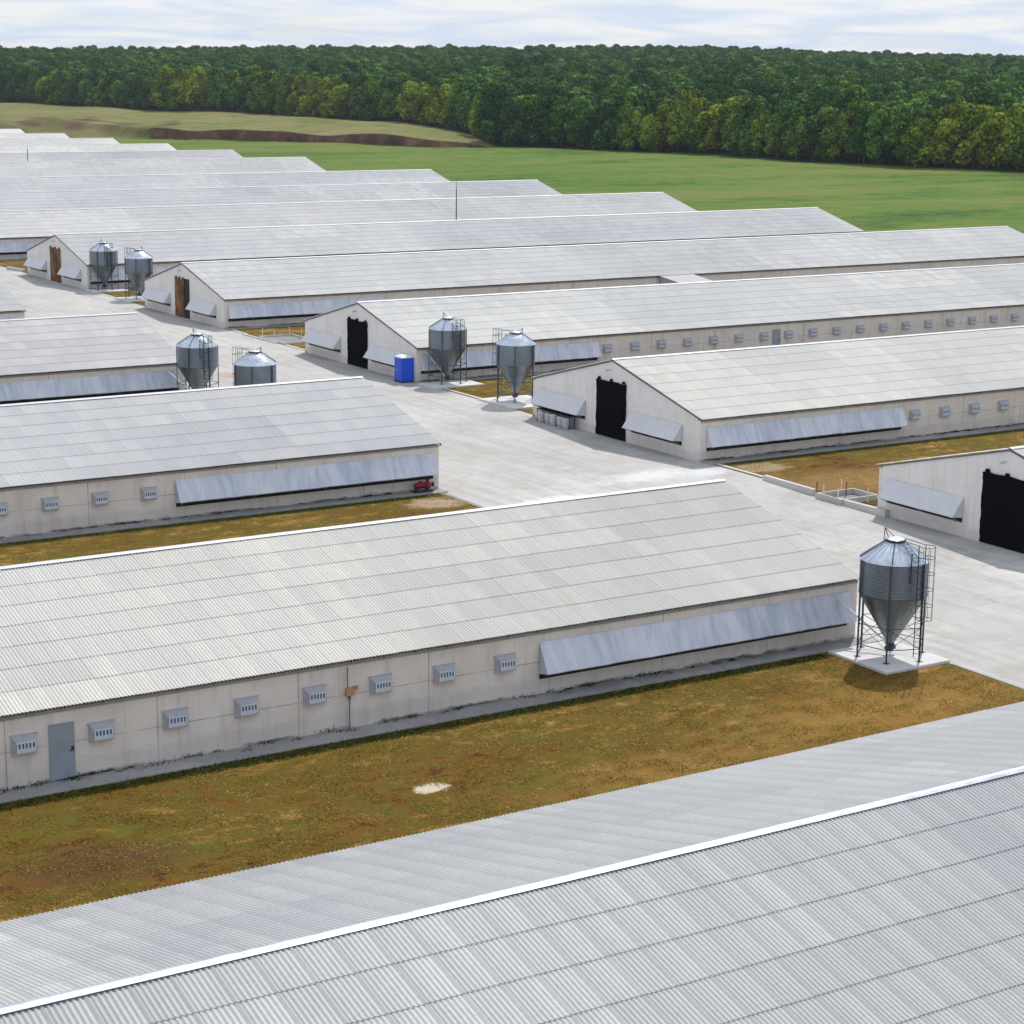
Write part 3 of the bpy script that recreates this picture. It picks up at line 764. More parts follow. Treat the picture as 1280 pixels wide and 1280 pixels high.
# red pump
pu = empty('water_pump', (62.95, 110.95, .09)); tag(pu, 'small red motor pump on the apron by the barn corner', 'pump')
m = MB(); m.bar((-.62, 0, .42), (.05, 0, .42), .17, 14)
for i in range(6): m.bar((-.5+i*.09, 0, .42), (-.47+i*.09, 0, .42), .195, 14)
m.bar((-.70, 0, .42), (-.62, 0, .42), .13, 12); m.box(-.35, -.1, -.09, .09, .56, .68); m.build('motor', M['red'], pu)
m = MB(); m.bar((.12, 0, .42), (.42, 0, .42), .22, 14); m.bar((.27, 0, .42), (.27, 0, .76), .09, 10); m.bar((.27, 0, .73), (.27, 0, .78), .16, 12); m.bar((.42, 0, .42), (.68, 0, .42), .09, 10); m.bar((.64, 0, .42), (.70, 0, .42), .16, 12)
m.build('pump_housing', M['red'], pu)
m = MB(); m.box(-.7, .6, -.2, .2, 0, .09); m.box(-.55, -.40, -.14, .14, .09, .3); m.box(.15, .35, -.14, .14, .09, .28); m.build('base_frame', M['blacksteel'], pu)
# masts
def mast(x, y, h, label):
    r = empty('lightning_mast', (x, y, 0)); tag(r, label, 'mast', 'thin masts between the barns')
    m = MB(); m.bar((0, 0, 0), (0, 0, h-1.2), .12, 8, .08); m.bar((0, 0, h-1.2), (0, 0, h), .05, 6, .02); m.build('pole', M['rod'], r)
    m = MB(); m.box(-.3, .3, -.3, .3, 0, .25); m.build('footing', M['pad'], r)
mast(155.5, 264.3, 10.0, 'thin dark mast rising between the roofs before the green field')
mast(151.5, 445.7, 8.75, 'distant thin mast rising among the farthest pale roofs')

# sunken basins with raised rims, and kerbs
def basin(x0, x1, y0, y1, h, posts, label, ph=1.0):
    r = empty('concrete_basin', ((x0+x1)/2, (y0+y1)/2, 0)); tag(r, label, 'basin')
    a, b = (x1-x0)/2, (y1-y0)/2; w = .12
    m = MB(); m.box(-a, a, -b, -b+w, 0, h); m.box(-a, a, b-w, b, 0, h); m.box(-a, -a+w, -b+w, b-w, 0, h); m.box(a-w, a, -b+w, b-w, 0, h)
    m.build('rim', M['kerb'], r)
    m = MB(); m.box(-a+w, a-w, -b+w, b-w, 0, .03); m.build('floor', M['gravel'], r)
    for i, (px, py, rust) in enumerate(posts):
        m = MB(); m.bar((px-(x0+x1)/2, py-(y0+y1)/2, 0), (px-(x0+x1)/2, py-(y0+y1)/2, ph), .035, 6); m.build('post', M['rust'] if rust else M['tube'], r)
basin(84.0, 87.1, 94.85, 97.25, .38, [(84.3, 96.9, 0), (84.2, 95.4, 0), (86.2, 96.9, 1), (86.4, 97.6, 0), (86.0, 94.6, 0), (84.5, 97.8, 1)], 'low concrete basin with thin posts between two pale kerb beams', .95)
basin(85.7, 89.3, 178.4, 184.4, .22, [(85.9, 184.0, 0), (88.9, 184.0, 0), (89.0, 181.5, 0), (89.1, 178.8, 0), (86.0, 181.5, 0)], 'shallow concrete basin with pale posts in the grass beside the second black door barn', 1.0)
def kerb(pts, w, h, label):
    m = MB()
    for (xa, ya), (xb, yb) in zip(pts, pts[1:]):
        d = Vector((xb-xa, yb-ya, 0)).normalized(); nrm = Vector((-d.y, d.x, 0))*w/2
        a, b = Vector((xa, ya, 0)), Vector((xb, yb, 0)); bt = .03; up = Vector((0, 0, 1))
        vs = [a-nrm, a+nrm, b+nrm, b-nrm]; top = [a-nrm*.8+up*h*.8, a+nrm*.8+up*h*.8, b+nrm*.8+up*h, b-nrm*.8+up*h]
        m.add(vs+top, [(4, 5, 6, 7), (0, 1, 5, 4), (1, 2, 6, 5), (2, 3, 7, 6), (3, 0, 4, 7)], 0)
    for f in m.f: f.reverse()
    o = m.build('kerb_beam', M['kerb']); tag(o, label, 'kerb'); return o
kerb([(84.95, 103.6), (84.5, 98.0)], .35, .42, 'pale concrete kerb beam along the grass, beyond the basin')
kerb([(84.3, 95.5), (84.25, 90.9)], .38, .42, 'pale concrete kerb beam between the basin and the nearest gable corner')
kerb([(84.35, 97.7), (84.25, 96.0)], .14, .28, 'thin kerb rail joining the two pale kerb beams')
kerb([(86.5, 257.6), (85.5, 261.2)], .38, .42, 'distant white kerb beam by the farthest gable corner')
kerb([(84.9, 263.8), (84.4, 268.0)], .38, .42, 'distant white kerb beam at the very edge of the view')
kerb([(85.3, 187.2), (85.4, 179.6)], .25, .16, 'low kerb at the road edge beside the shallow basin')

# ------------------------------------------------------------------ ground, road, lawns
TH = [(.369, 757), (.4047, 737), (.4466, 734), (.4851, 703), (.5393, 684), (.5509, 700)]
WOODS = [(.10, 1420), (.20, 1330), (.316, 1157), (.3713, 1057), (.4277, 980), (.4794, 902), (.5141, 846), (.5335, 790), (.545, 722), (.5509, 700), (.582, 686), (.6208, 667), (.6594, 651), (.6978, 611), (.7358, 599), (.7733, 584), (.8029, 573), (.88, 548), (1.0, 510), (1.2, 470)]
SC = [(.30, 770), (.369, 757), (.4047, 737), (.4466, 734), (.4851, 703), (.5393, 684), (.56, 680)]
PH = [(.28, 4.6), (.36, 4.4), (.385, 3.4), (.4277, 3.9), (.455, 2.9), (.4794, 3.4), (.5141, 2.9), (.5335, 2.1), (.545, .8), (.551, 0)]
CRH = [(.2, 20), (.33, 20.0), (.45, 23.5), (.56, 25.0), (.64, 27.0), (.70, 25), (.75, 23), (.82, 21.5), (1.0, 20)]
def lerp(tab, t): return float(np.interp(t, [a for a, b in tab], [b for a, b in tab]))
def terr(th, r):
    """height, soil, plateau, woods at azimuth th (from +y towards +x) and range r"""
    z = soil = plat = woods = 0.0
    if .0 < th < .551:
        rs = lerp(SC, th); ph = lerp(PH, th) if th > .28 else 4.2*max(0, th/.28)
        rs += 5*math.sin(th*95)+2*math.sin(th*211+1)
        wdt = 2.2 if th > .385 else 2.2 + 60*min(1, (.385-th)/.05)
        u = (r-rs)/wdt; u = max(0, min(1, u)); sm = u*u*(3-2*u)
        z += ph*sm
        hum = math.sin(r*.05+th*60)*math.sin(th*150+r*.013)
        z += (.35*hum+.45*math.sin(th*118+r*.021)*math.sin(r*.033))*sm*min(1, ph)
        plat = min(1, max(0, (r-rs+(20 if th < .40 else 2))/ (30 if th < .40 else 4)))*min(1, ph*1.2)
        if 0 < u < 1: soil = (1.0 if th > .385 else .55*(.5+.5*hum))*min(1, ph)
        if th < .40 and -10 < r-rs < 90: soil = max(soil, .9*max(0, .40+.65*math.sin(th*210+r*.06)*math.cos(r*.11-th*70)))
    rw = lerp(WOODS, th)
    if .05 < th < 1.3:
        if r > rw-2:
            t = (r-rw)/(1650-rw); crest = lerp(CRH, th)
            z += max(0, (crest-z))*(min(1, t)**.95 if t > 0 else 0)
            if r > 1650: z -= min(16, (r-1650)*.02)
            woods = min(1, (r-rw+2)/6)
        else: z += .25*math.sin(r*.045)*math.sin(th*40)*min(1, max(0, (r-430)/80))
    return z, soil, plat, woods
ths = list(np.linspace(.12, 1.06, 520)) + list(np.linspace(1.10, 2*math.pi+.08, 90))
rs_ = [0.5, 12, 30, 60, 100, 150, 200, 260, 320, 380, 430] + list(np.arange(440, 560, 8)) + list(np.arange(560, 780, 1.5)) + list(np.arange(780, 1200, 8)) + list(np.arange(1200, 1700, 20)) + [1750, 1850, 2000, 2300, 2800, 3600, 5000, 8000]
V = []; AT = {'soil': [], 'plateau': [], 'farm': [], 'woods': []}
for th in ths:
    thn = th if th < math.pi else th-2*math.pi
    rsc = lerp(SC, thn)+5*math.sin(thn*95)+2*math.sin(thn*211+1) if .12 < thn < .551 else 703
    for r in rs_:
        if 560 < r < 1200: r = float(np.interp(r, [560, 700, 706, 1200], [560, rsc-2, rsc+4, 1200]))
        z, so, pl, wd = terr(thn, r)
        x, y = r*math.sin(th), r*math.cos(th); V.append((x, y, z))
        fx = max(0, min(1, (x-(208+k(y)))/6)) if y < 652 else 1
        AT['farm'].append(0.0 if (x < -70 or y > 655) else 1.0-fx); AT['soil'].append(so); AT['plateau'].append(pl); AT['woods'].append(wd)
nt, nr = len(ths), len(rs_); ii, jj = np.meshgrid(np.arange(nt), np.arange(nr-1), indexing='ij'); i2 = (ii+1) % nt
Q = np.stack([ii*nr+jj, ii*nr+jj+1, i2*nr+jj+1, i2*nr+jj], -1).reshape(-1, 4)
V.append((0, 0, 0)); 
for a in AT: AT[a].append(1.0 if a == 'farm' else 0.0)
gme = np_mesh('ground', np.array(V), Q, M['ground'], smooth=True, attrs={a: ('POINT', v) for a, v in AT.items()})
bmv = gme
g = bpy.data.objects.new('ground', gme); col.objects.link(g); tag(g, kind='structure')

def sheet(name, rects, z, mat, edges=None):
    m = MB()
    for q in rects: m.add([(x, y, z) for x, y in q], [tuple(range(len(q)))])
    o = m.build(name, mat); tag(o, kind='structure'); return o
def rx(y): return 85.15+k(y)*.75
def lx(y): return 64.15+k(y)*.5
ysr = [-60, 0, 40, 60, 80, 100, 120, 160, 200, 260, 340, 460, 660]
road = sheet('road', [[(lx(a), a), (rx(a), a), (rx(b), b), (lx(b), b)] for a, b in zip(ysr, ysr[1:])], .010, M['road'])
def wedge(pts, z=.014): return [[(x, y) for x, y in pts]]
# lawns: dry grass between barns, one subdivided sheet per gap, with an "edge" attribute near the walls
def lawn(name, x0, x1, y0, y1, corner=None, z=.020, tuft=0):
    nx, ny = int((x1-x0)/1.0)+1, max(8, int((y1-y0)/.35)); xs = np.linspace(x0, x1, nx); ys = np.linspace(y0, y1, ny)
    P = []; E = []
    r = np.random.RandomState(int(y0))
    for x in xs:
        for y in ys:
            P.append((x, y, z)); d = min(y-y0, y1-y) if y0 > 50 else y1-y
            E.append(max(0, 1-d/1.1))
    i, j = np.meshgrid(np.arange(nx-1), np.arange(ny-1), indexing='ij')
    Q = np.stack([i*ny+j, (i+1)*ny+j, (i+1)*ny+j+1, i*ny+j+1], -1).reshape(-1, 4)
    me = np_mesh(name, np.array(P), Q, M['lawn'], attrs={'edge': ('POINT', E)})
    o = bpy.data.objects.new(name, me); col.objects.link(o); tag(o, kind='structure'); return o
lawn('lawn', -57.6, 65.2, 53.0, 70.2)
lawn('lawn', -57.6, 63.75, 93.0, 110.6)
lawn('lawn', -57.6, 61.5, 133.2, 151.85)
lawn('lawn', 85.75, 206.0, 92.3, 109.7)
lawn('lawn', 85.35, 206.0, 132.5, 150.5)
lawn('lawn', 85.6, 206.0, 173.3, 191.4)
lawn('lawn', 85.9, 206.0, 214.3, 232.0)
lawn('lawn', 86.4, 206.0, 255.0, 273.0)
# pale strip along the lawn edges beside the road
def strip(name, pts, w, h, mat):
    m = MB()
    for (xa, ya), (xb, yb) in zip(pts, pts[1:]):
        m.add([(xa, ya, .006), (xa+w, ya, .006), (xb+w, yb, .006), (xb, yb, .006), (xa, ya, h), (xa+w, ya, h), (xb+w, yb, h), (xb, yb, h)],
              [(4, 5, 6, 7), (0, 1, 5, 4), (1, 2, 6, 5), (2, 3, 7, 6), (3, 0, 4, 7)])
    o = m.build(name, mat); tag(o, kind='structure')
for a, b in ((104.0, 109.6), (140.9, 147.4), (174, 179.5), (223.5, 229.7), (187.5, 191.2)):
    strip('kerb_strip', [(85.36+k(a)*.5, a), (85.36+k(b)*.5, b)], .30, .05, M['kerb'])
strip('kerb_strip', [(65.2, 53.2), (65.2, 65.58)], .14, .05, M['apron'])
strip('kerb_strip', [(63.76, 93.4), (63.76, 110.5)], .16, .05, M['apron'])

# short grass blades and dry straw standing on the lawns (uncountable)
def blades(name, boxes, dens, hmin, hmax, seed, dry, wid=.022, label=None, fn=None):
    r = np.random.RandomState(seed); VV = []; T = []
    for (x0, x1, y0, y1, kk) in boxes:
        n = int((x1-x0)*(y1-y0)*dens*kk); x = r.uniform(x0, x1, n); y = r.uniform(y0, y1, n)
        if fn is not None: msk = fn(x, y, r); x, y = x[msk], y[msk]; n = len(x)
        a = r.uniform(0, 2*np.pi, n); h = r.uniform(hmin, hmax, n)*(.6+.8*r.rand(n)); w = wid*(.7+.8*r.rand(n)); ln = r.uniform(.5, 2.2, n)*h; la = r.uniform(0, 2*np.pi, n)
        p0 = np.stack([x-np.cos(a)*w, y-np.sin(a)*w, np.full(n, .015)], 1); p1 = np.stack([x+np.cos(a)*w, y+np.sin(a)*w, np.full(n, .015)], 1)
        p2 = np.stack([x+np.cos(la)*ln, y+np.sin(la)*ln, h], 1)
        VV.append(np.stack([p0, p1, p2], 1).reshape(-1, 3)); T.append(r.rand(n))
    VV = np.concatenate(VV); T = np.concatenate(T)
    me = np_mesh(name, VV, np.arange(len(VV)).reshape(-1, 3), dry, attrs={'tone': ('FACE', T)})
    o = bpy.data.objects.new(name, me); col.objects.link(o); tag(o, label, 'grass', kind='stuff'); return o
def blade_mat(name, stops):
    t = NT(name); p = t.pos(); tone = t.attr('tone').outputs['Fac']
    n = t.noise(p, .25, 4, .6)
    f = t.math('ADD', t.math('MULTIPLY', tone, .45), t.math('MULTIPLY', n, .55))
    c = t.ramp(f, stops); t.set(c, .8, 0, .1)
    tr = t.n('ShaderNodeBsdfTranslucent'); t.l(c, tr.inputs['Color']); mx = t.n('ShaderNodeMixShader'); mx.inputs[0].default_value = .68
    t.l(t.b.outputs[0], mx.inputs[1]); t.l(tr.outputs[0], mx.inputs[2]); t.l(mx.outputs[0], t.out.inputs['Surface']); return t.mat
gm1 = blade_mat('dry_blades', [(.25, (.20, .10, .025)), (.36, (.36, .22, .05)), (.46, (.22, .20, .03)), (.54, (.48, .32, .09)), (.64, (.32, .27, .05)), (.80, (.80, .62, .34))])
gm2 = blade_mat('green_blades', [(.3, (.03, .06, .01)), (.5, (.06, .10, .016)), (.7, (.11, .14, .03))])
def clump(x, y, r):
    ang = r.uniform(0, 6.28, 14); kx_ = r.uniform(.5, 4.5, 14); ph_ = r.uniform(0, 6.28, 14)
    v = sum(np.sin(k_*(x*np.cos(a_)+1.5*y*np.sin(a_))+p_) for a_, k_, p_ in zip(ang, kx_, ph_))/2.6+.8*r.randn(len(x)); return v > .3
blades('dry_grass', [(14, 65.0, 53.2, 69.9, 1), (14, 63.6, 99.0, 110.2, .25), (86, 120, 93, 109.2, .3), (85.8, 100, 133, 147, .2)], 420, .03, .085, 3, gm1, label='short dry grass covering the strips between the barns', fn=clump)
blades('green_grass', [(10, 61, 69.1, 69.95, 1), (10, 63.6, 109.4, 110.2, .5), (86, 125, 108.4, 109.2, .6)], 330, .04, .12, 4, gm2, label='greener grass fringe along the barn aprons')

# weeds in the joint between wall and apron (uncountable low growth)
def weeds(name, x0, x1, Y, seed, label, n):
    r = np.random.RandomState(seed); VV = []
    for i in range(n):
        cx = r.uniform(x0, x1); cy = Y - abs(r.normal(0, .16)); hh = r.choice([.08, .12, .16, .28], p=[.45, .3, .17, .08]); sp = .10+hh*.9
        for j in range(int(28+60*hh)):
            x = cx+r.normal(0, sp*.9); y = min(Y-.02, cy+r.normal(0, sp*.3)); z = .06+abs(r.normal(0, hh*.45)); s = r.uniform(.015, .035)
            a = r.uniform(0, 6.28); t_ = r.uniform(-.6, .6)
            d = np.array([math.cos(a)*s, math.sin(a)*s, t_*s]); u = np.array([-math.sin(a)*s*.5, math.cos(a)*s*.5, s])
            c = np.array([x, y, z]); VV += [c-d, c+d, c+u*1.6]
    me = np_mesh(name, np.array(VV), np.arange(len(VV)).reshape(-1, 3), gmw, attrs={'tone': ('FACE', r.rand(len(VV)//3))})
    o = bpy.data.objects.new(name, me); col.objects.link(o); tag(o, label, 'weeds', kind='stuff')
gmw = blade_mat('weed_leaves', [(.3, (.012, .018, .010)), (.5, (.022, .032, .014)), (.75, (.045, .065, .02))])
weeds('weeds', 14, 62, 81.95-WW, 5, 'dark weeds growing in the joint at the foot of the pale barn wall', 75)
weeds('weeds', 35, 62, 122.33-WW, 6, 'dark weeds at the foot of the wall by the red pump', 40)
weeds('weeds', 86, 122, 121.4-WW, 8, 'dark weeds at the foot of the long wall behind the basin', 60)

# ------------------------------------------------------------------ trees
def leaf_mat():
    t = NT('leaf_clumps'); tone = t.attr('tone').outputs['Fac']; oi = t.n('ShaderNodeObjectInfo')
    hue = t.math('FRACT', t.math('MULTIPLY', t.white(oi.outputs['Location']), 7.13)); p = t.pos(); n = t.noise(p, .012, 3, .6); n2 = t.noise(p, .09, 3, .6)
    dark = t.ramp(tone, [(.15, (.006, .030, .010)), (.5, (.024, .090, .018)), (.9, (.080, .21, .032))])
    mid = t.ramp(tone, [(.15, (.018, .062, .010)), (.5, (.070, .180, .022)), (.9, (.16, .32, .042))])
    yel = t.ramp(tone, [(.15, (.06, .10, .010)), (.5, (.22, .28, .018)), (.9, (.44, .48, .03))])
    c = t.mix(t.ramp(hue, [(.2, 0.0), (.9, 1.0)]), dark, mid)
    yf = t.attr('yellow', 'OBJECT').outputs['Fac']
    yf = t.math('MAXIMUM', yf, t.math('MULTIPLY', t.math('GREATER_THAN', t.white(t.vmul(oi.outputs['Location'], (1.7, 1.3, 1))), .80), .32))
    c = t.mix(yf, c, yel)
    c = t.mix(t.ramp(n2, [(.45, 0.0), (.75, .4)]), c, mid)
    t.set(c, .8, 0, .06)
    tr = t.n('ShaderNodeBsdfTranslucent'); t.l(c, tr.inputs['Color'])
    mx = t.n('ShaderNodeMixShader'); mx.inputs[0].default_value = .08
    t.l(t.b.outputs[0], mx.inputs[1]); t.l(tr.outputs[0], mx.inputs[2]); t.l(mx.outputs[0], t.out.inputs['Surface'])
    return t.mat
M['leaf'] = leaf_mat()
def crown_mesh(name, seed, H, R, low, nf, size):
    r = np.random.RandomState(seed); C = []
    nl = r.randint(11, 17)
    for i in range(nl):
        u = (i+.5)/nl; zc = low+(H-low)*(.10+.78*u); rad = R*(math.sin(math.pi*min(.93, .22+.70*u)))**.8
        a = i*2.4+r.uniform(-.5, .5); d = rad*.74*math.sqrt(r.uniform(.3, 1)); lr = R*r.uniform(.30, .47)
        C.append((d*math.cos(a), d*math.sin(a), zc, lr, lr*r.uniform(.75, 1.0)))
    C.append((0, 0, H-R*.42, R*.5, R*.42)); C.append((0, 0, (low+H)*.5, R*.50, (H-low)*.34))
    C = np.array(C); wts = C[:, 3]**2; wts /= wts.sum(); idx = r.choice(len(C), nf, p=wts)
    d = r.normal(size=(nf, 3)); d[:, 2] = d[:, 2]+.25; d /= np.linalg.norm(d, axis=1)[:, None]
    rad = np.stack([C[idx, 3], C[idx, 3], C[idx, 4]], 1)*(.84+.22*r.rand(nf))[:, None]
    P = C[idx, :3]+d*rad; P[:, 2] = np.maximum(P[:, 2], .3)
    nrm = d+.42*r.normal(size=(nf, 3)); nrm /= np.linalg.norm(nrm, axis=1)[:, None]
    ax = np.cross(nrm, r.normal(size=(nf, 3))); ax /= np.linalg.norm(ax, axis=1)[:, None]; bx = np.cross(nrm, ax)
    s = size*(.55+.8*r.rand(nf))[:, None]; s2 = s*(.55+.5*r.rand(nf))[:, None]
    V = np.stack([P-ax*s, P-bx*s2+nrm*s*.15, P+ax*s, P+bx*s2-nrm*s*.15], 1).reshape(-1, 3)
    tone = np.clip(.5+.20*r.normal(size=nf)+.26*np.sin(idx*2.2), 0, 1)
    return np_mesh(name, V, np.arange(nf*4).reshape(-1, 4), M['leaf'], attrs={'tone': ('FACE', tone)})
def trunk_mesh(name, seed, H, R, low):
    r = random.Random(seed); m = MB(); p = Vector((0, 0, -.6)); rr = .34
    for i in range(6):
        q = p+Vector((r.uniform(-.25, .25), r.uniform(-.25, .25), H*.75/6+.1)); m.bar(p, q, rr, 8, rr*.82); 
        if i > 0:
            for j in range(2):
                a = r.uniform(0, 6.28); e = q+Vector((math.cos(a)*R*.55, math.sin(a)*R*.55, R*.35)); m.bar(q, e, rr*.5, 5, rr*.14)
        p, rr = q, rr*.82
    return m.mesh(name, M['bark'])
VAR = []
specs = [(17, 5.6, 1.0, 2700), (15, 5.0, .6, 2300), (18.5, 6.0, 1.4, 2900), (14, 5.4, .2, 2400), (16, 4.6, .8, 2100), (12.5, 5.0, 0.0, 2100), (17.5, 5.0, 1.0, 2400), (9, 4.6, 0.0, 1800), (15.5, 6.0, .5, 2700)]
for i, (H, R, low, nf) in enumerate(specs):
    VAR.append((crown_mesh('crown', 20+i, H, R, low, nf, .46), trunk_mesh('trunk', 40+i, H, R, low), H, R))
pts = []
r_ = random.Random(5)
TMIN, TMAX = .20, .93
ring = 0; rr = 0.0
# rows outward from the wood's edge
off = 0.0
while off < 1250:
    stp = 6.4 if off < 30 else 7.6
    th = TMIN + r_.uniform(0, .005)
    while th < TMAX:
        rw = lerp(WOODS, th); r0 = rw+5+off+r_.uniform(-2.6, 2.6)+3*math.sin(th*90)
        if r0 < 1690:
            t2 = th+r_.uniform(-2.4, 2.4)/r0
            z = terr(t2, r0)[0]; pts.append((r0*math.sin(t2), r0*math.cos(t2), z, r0, t2, off))
        th += stp/ r0
    off += stp*(.95 if off < 40 else 1.05)
# individuals: the 300 in view that show largest
inview = [p for p in pts if .318 < p[4] < .803 and p[5] < 16]
inview.sort(key=lambda p: p[3]+p[5]*6)
ind = set(map(id, inview[:300]))
yw = {True: 'yellow green', False: 'dark green'}
def yfac(x, y, off, rr_):
    v = math.sin(x*.045+1)+math.sin(y*.06+x*.02)+rr_.uniform(-.9, .9)
    return 1.0 if v > .55 else (.45 if v > .1 else 0.0)
first_of = {}
srccol = bpy.data.collections.new('crown_variants')
cnt = {}
frontrow = sorted([p for p in inview[:300] if p[5] < 1], key=lambda p: p[4])
ordn = {id(p): i+1 for i, p in enumerate(frontrow)}
def word(n):
    return '%d%s' % (n, 'th' if 10 <= n % 100 <= 20 else {1: 'st', 2: 'nd', 3: 'rd'}.get(n % 10, 'th'))
rt = random.Random(11)
for p in inview[:300]:
    x, y, z, r0, t2, off = p
    vi = rt.choice([0, 1, 2, 3, 5, 5, 7, 3, 8] if off < 1 else [0, 1, 2, 4, 6, 8]); cm, tm, H, R = VAR[vi]
    s = rt.uniform(.85, 1.15)
    e = empty('broadleaf_tree', (x, y, z), rt.uniform(0, 6.28)); e.scale = (s*rt.uniform(.95, 1.1), s*rt.uniform(.95, 1.1), s)
    yv = yfac(x, y, off, rt) if off < 14 else 0.0
    c = part('crown', cm, e); c['yellow'] = yv*rt.uniform(.6, 1.0)
    part('trunk', tm, e)
    if vi not in first_of and yv == 0: first_of[vi] = c; srccol.objects.link(c)
    tone = 'yellow green' if yv > .8 else ('olive green' if yv > .3 else 'dark green'); size = 'low bushy' if H < 13 else ('tall' if H > 16 else 'rounded')
    if id(p) in ordn:
        lb = '%s %s tree on the wood front, %s from the eroded slope' % (size, tone, word(ordn[id(p)]))
    else:
        sec = min(7, int((t2-.318)/.485*8)); where = ['behind the reddish eroded slope', 'above the start of the earth bank', 'above the middle of the earth bank', 'where the earth bank runs out', 'beside the end of the bank', 'past the middle of the green field', 'behind the widest green field', 'at the field side nearest the barns'][sec]
        lb = '%s %s tree inside the wood %s' % (size, tone, where)
    tag(e, lb, 'tree', 'broadleaf trees along the edge of the wood')
# the rest of the wood: one mass of the same crowns
rest = [p for p in pts if id(p) not in ind]
keys = sorted(first_of)
tallkeys = [q for q in keys if VAR[q][2] > 13.5]
P = np.array([(p[0], p[1], p[2]-.2) for p in rest]); n = len(rest); rs2 = np.random.RandomState(9)
me = bpy.data.meshes.new('woodland'); me.vertices.add(n); me.vertices.foreach_set('co', P.astype(np.float32).ravel())
for nm, arr in (('rotz', rs2.uniform(0, 6.28, n)), ('scl', np.clip(1.03+rs2.normal(0, 1, n)*np.where(np.array([p[3] for p in rest]) > 1200, .05, .11), .75, 1.3))):
    a = me.attributes.new(nm, 'FLOAT', 'POINT'); a.data.foreach_set('value', arr.astype(np.float32))
order = sorted(range(len(keys)), key=lambda i: i)
a = me.attributes.new('pick', 'INT', 'POINT'); a.data.foreach_set('value', rs2.choice([keys.index(q) for q in tallkeys], n).astype(np.int32))
wo = bpy.data.objects.new('woodland', me); col.objects.link(wo)
tag(wo, 'broad dark green wood rising gently behind its front trees to the skyline', 'wood', kind='stuff')
ng = bpy.data.node_groups.new('woodland_crowns', 'GeometryNodeTree')
ng.interface.new_socket('Geometry', in_out='INPUT', socket_type='NodeSocketGeometry'); ng.interface.new_socket('Geometry', in_out='OUTPUT', socket_type='NodeSocketGeometry')
gi = ng.nodes.new('NodeGroupInput'); go = ng.nodes.new('NodeGroupOutput')
iop = ng.nodes.new('GeometryNodeInstanceOnPoints'); ci = ng.nodes.new('GeometryNodeCollectionInfo')
ci.inputs['Collection'].default_value = srccol; ci.inputs['Separate Children'].default_value = True; ci.inputs['Reset Children'].default_value = True
def named(nm, dt='FLOAT'):
    q = ng.nodes.new('GeometryNodeInputNamedAttribute'); q.data_type = dt; q.inputs['Name'].default_value = nm; return q.outputs['Attribute']
ng.links.new(gi.outputs[0], iop.inputs['Points']); ng.links.new(ci.outputs[0], iop.inputs['Instance'])
iop.inputs['Pick Instance'].default_value = True; ng.links.new(named('pick', 'INT'), iop.inputs['Instance Index'])
cx = ng.nodes.new('ShaderNodeCombineXYZ'); ng.links.new(named('rotz'), cx.inputs[2])
er = ng.nodes.new('FunctionNodeEulerToRotation'); ng.links.new(cx.outputs[0], er.inputs[0]); ng.links.new(er.outputs[0], iop.inputs['Rotation'])
ng.links.new(named('scl'), iop.inputs['Scale']); ng.links.new(iop.outputs[0], go.inputs[0])
md = wo.modifiers.new('crowns', 'NODES'); md.node_group = ng
print('trees', len(inview[:300]), 'rest', n)

# ------------------------------------------------------------------ haze
HZ = 1
if HZ:
    m = MB(); m.box(-900, 2300, -400, 2500, -2, 75)
    t = NT('thin_summer_haze'); t.t.nodes.remove(t.b); pv = t.n('ShaderNodeVolumePrincipled')
    pv.inputs['Color'].default_value = (.80, .88, 1.0, 1); pv.inputs['Density'].default_value = .00005; pv.inputs['Anisotropy'].default_value = .2
    t.l(pv.outputs[0], t.out.inputs['Volume'])
    o = m.build('haze', t.mat); tag(o, 'thin summer haze over the far wood', 'haze', kind='stuff')

# ------------------------------------------------------------------ light
EL, AZ = R_(50.0), R_(41.6)      # direction towards the sun, AZ from +x towards +y
sd = Vector((math.cos(AZ)*math.cos(EL), math.sin(AZ)*math.cos(EL), math.sin(EL)))
sl = bpy.data.lights.new('sun', 'SUN'); sl.energy = 3.4; sl.angle = R_(.6); sl.color = (1.0, .955, .885)
so = bpy.data.objects.new('sun', sl); col.objects.link(so); so.rotation_euler = (-sd).to_track_quat('-Z', 'Y').to_euler(); so.location = (0, 0, 100)
w = bpy.data.worlds.new('World'); scene.world = w; w.use_nodes = True; nt_ = w.node_tree
bg = nt_.nodes['Background']; sky = nt_.nodes.new('ShaderNodeTexSky'); sky.sky_type = 'NISHITA'; sky.sun_disc = False
sky.sun_elevation = EL; sky.sun_rotation = R_(90)-AZ; sky.air_density = 1.0; sky.dust_density = .6; sky.ozone_density = 1.5; sky.altitude = 100
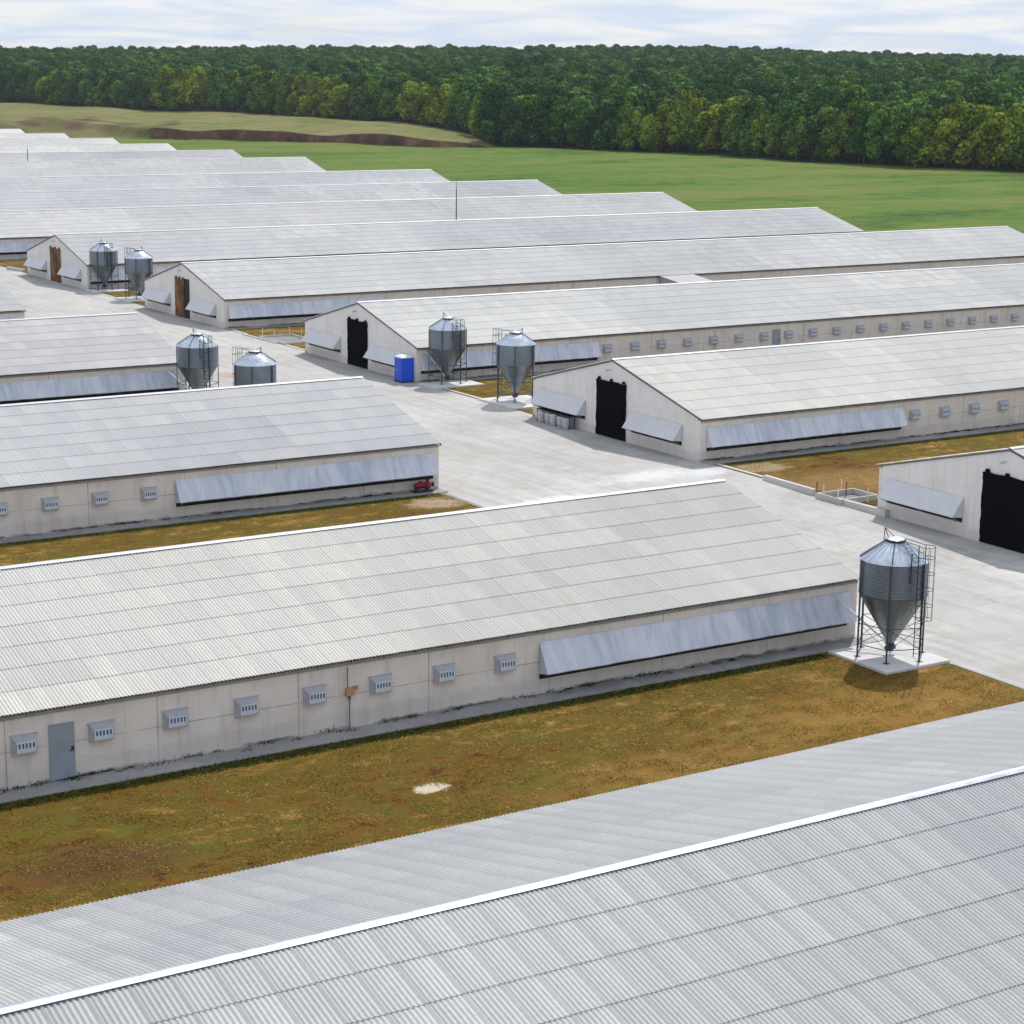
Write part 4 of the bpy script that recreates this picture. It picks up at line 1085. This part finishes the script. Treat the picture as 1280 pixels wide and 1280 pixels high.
# thin veil of cloud laid over the sky
tc = nt_.nodes.new('ShaderNodeTexCoord'); sx = nt_.nodes.new('ShaderNodeSeparateXYZ'); nt_.links.new(tc.outputs['Generated'], sx.inputs[0])
def wm(op, a, b):
    q = nt_.nodes.new('ShaderNodeMath'); q.operation = op
    for i, v in enumerate((a, b)):
        if isinstance(v, (int, float)): q.inputs[i].default_value = v
        else: nt_.links.new(v, q.inputs[i])
    return q.outputs[0]
den = wm('ADD', wm('MAXIMUM', sx.outputs[2], 0.0), .10)
cv = nt_.nodes.new('ShaderNodeCombineXYZ'); nt_.links.new(wm('DIVIDE', sx.outputs[0], den), cv.inputs[0]); nt_.links.new(wm('DIVIDE', sx.outputs[1], den), cv.inputs[1])
nz = nt_.nodes.new('ShaderNodeTexNoise'); nt_.links.new(cv.outputs[0], nz.inputs['Vector']); nz.inputs['Scale'].default_value = 1.1; nz.inputs['Detail'].default_value = 7; nz.inputs['Roughness'].default_value = .58; nz.inputs['Distortion'].default_value = .4
rp = nt_.nodes.new('ShaderNodeValToRGB'); nt_.links.new(nz.outputs['Fac'], rp.inputs[0])
rp.color_ramp.elements[0].position = .33; rp.color_ramp.elements[0].color = (.72,)*3+(1,); rp.color_ramp.elements[1].position = .62; rp.color_ramp.elements[1].color = (1.0,)*3+(1,)
mx = nt_.nodes.new('ShaderNodeMix'); mx.data_type = 'RGBA'; nt_.links.new(rp.outputs[0], mx.inputs[0]); nt_.links.new(sky.outputs[0], mx.inputs[6])
nz2 = nt_.nodes.new('ShaderNodeTexNoise'); nt_.links.new(cv.outputs[0], nz2.inputs['Vector']); nz2.inputs['Scale'].default_value = 1.9; nz2.inputs['Detail'].default_value = 6; nz2.inputs['Distortion'].default_value = .6
r2_ = nt_.nodes.new('ShaderNodeValToRGB'); nt_.links.new(nz2.outputs['Fac'], r2_.inputs[0]); e_ = r2_.color_ramp.elements
e_[0].position = .40; e_[0].color = (.61, .71, .88, 1); e_[1].position = .62; e_[1].color = (.84, .865, .91, 1)
sc_ = nt_.nodes.new('ShaderNodeVectorMath'); sc_.operation = 'SCALE'; nt_.links.new(r2_.outputs[0], sc_.inputs[0]); sc_.inputs['Scale'].default_value = 10.0
nt_.links.new(sc_.outputs[0], mx.inputs[7])
nt_.links.new(mx.outputs[2], bg.inputs['Color']); bg.inputs['Strength'].default_value = .10

# ------------------------------------------------------------------ camera
f, pi_, ro, ya, cz = 2537.49, .2164, .0109, .5606, 26.83
F = Vector((math.sin(ya)*math.cos(pi_), math.cos(ya)*math.cos(pi_), -math.sin(pi_))); Rr = Vector((math.cos(ya), -math.sin(ya), 0)); U = Rr.cross(F)
c_, s_ = math.cos(ro), math.sin(ro); R2 = c_*Rr+s_*U; U2 = -s_*Rr+c_*U
cam = bpy.data.cameras.new('camera'); co = bpy.data.objects.new('camera', cam); col.objects.link(co)
co.matrix_world = Matrix(((R2.x, U2.x, -F.x, 0), (R2.y, U2.y, -F.y, 0), (R2.z, U2.z, -F.z, cz), (0, 0, 0, 1)))
cam.sensor_width = 36; cam.lens = 36*f/1280; cam.clip_start = .5; cam.clip_end = 20000
scene.camera = co
scene.render.resolution_x = scene.render.resolution_y = 1024
scene.view_settings.view_transform = 'Standard'; scene.view_settings.look = 'None'; scene.view_settings.gamma = 1; scene.view_settings.exposure = 0.08
scene.cycles.volume_bounces = 0; scene.cycles.max_bounces = 6; scene.cycles.transparent_max_bounces = 6
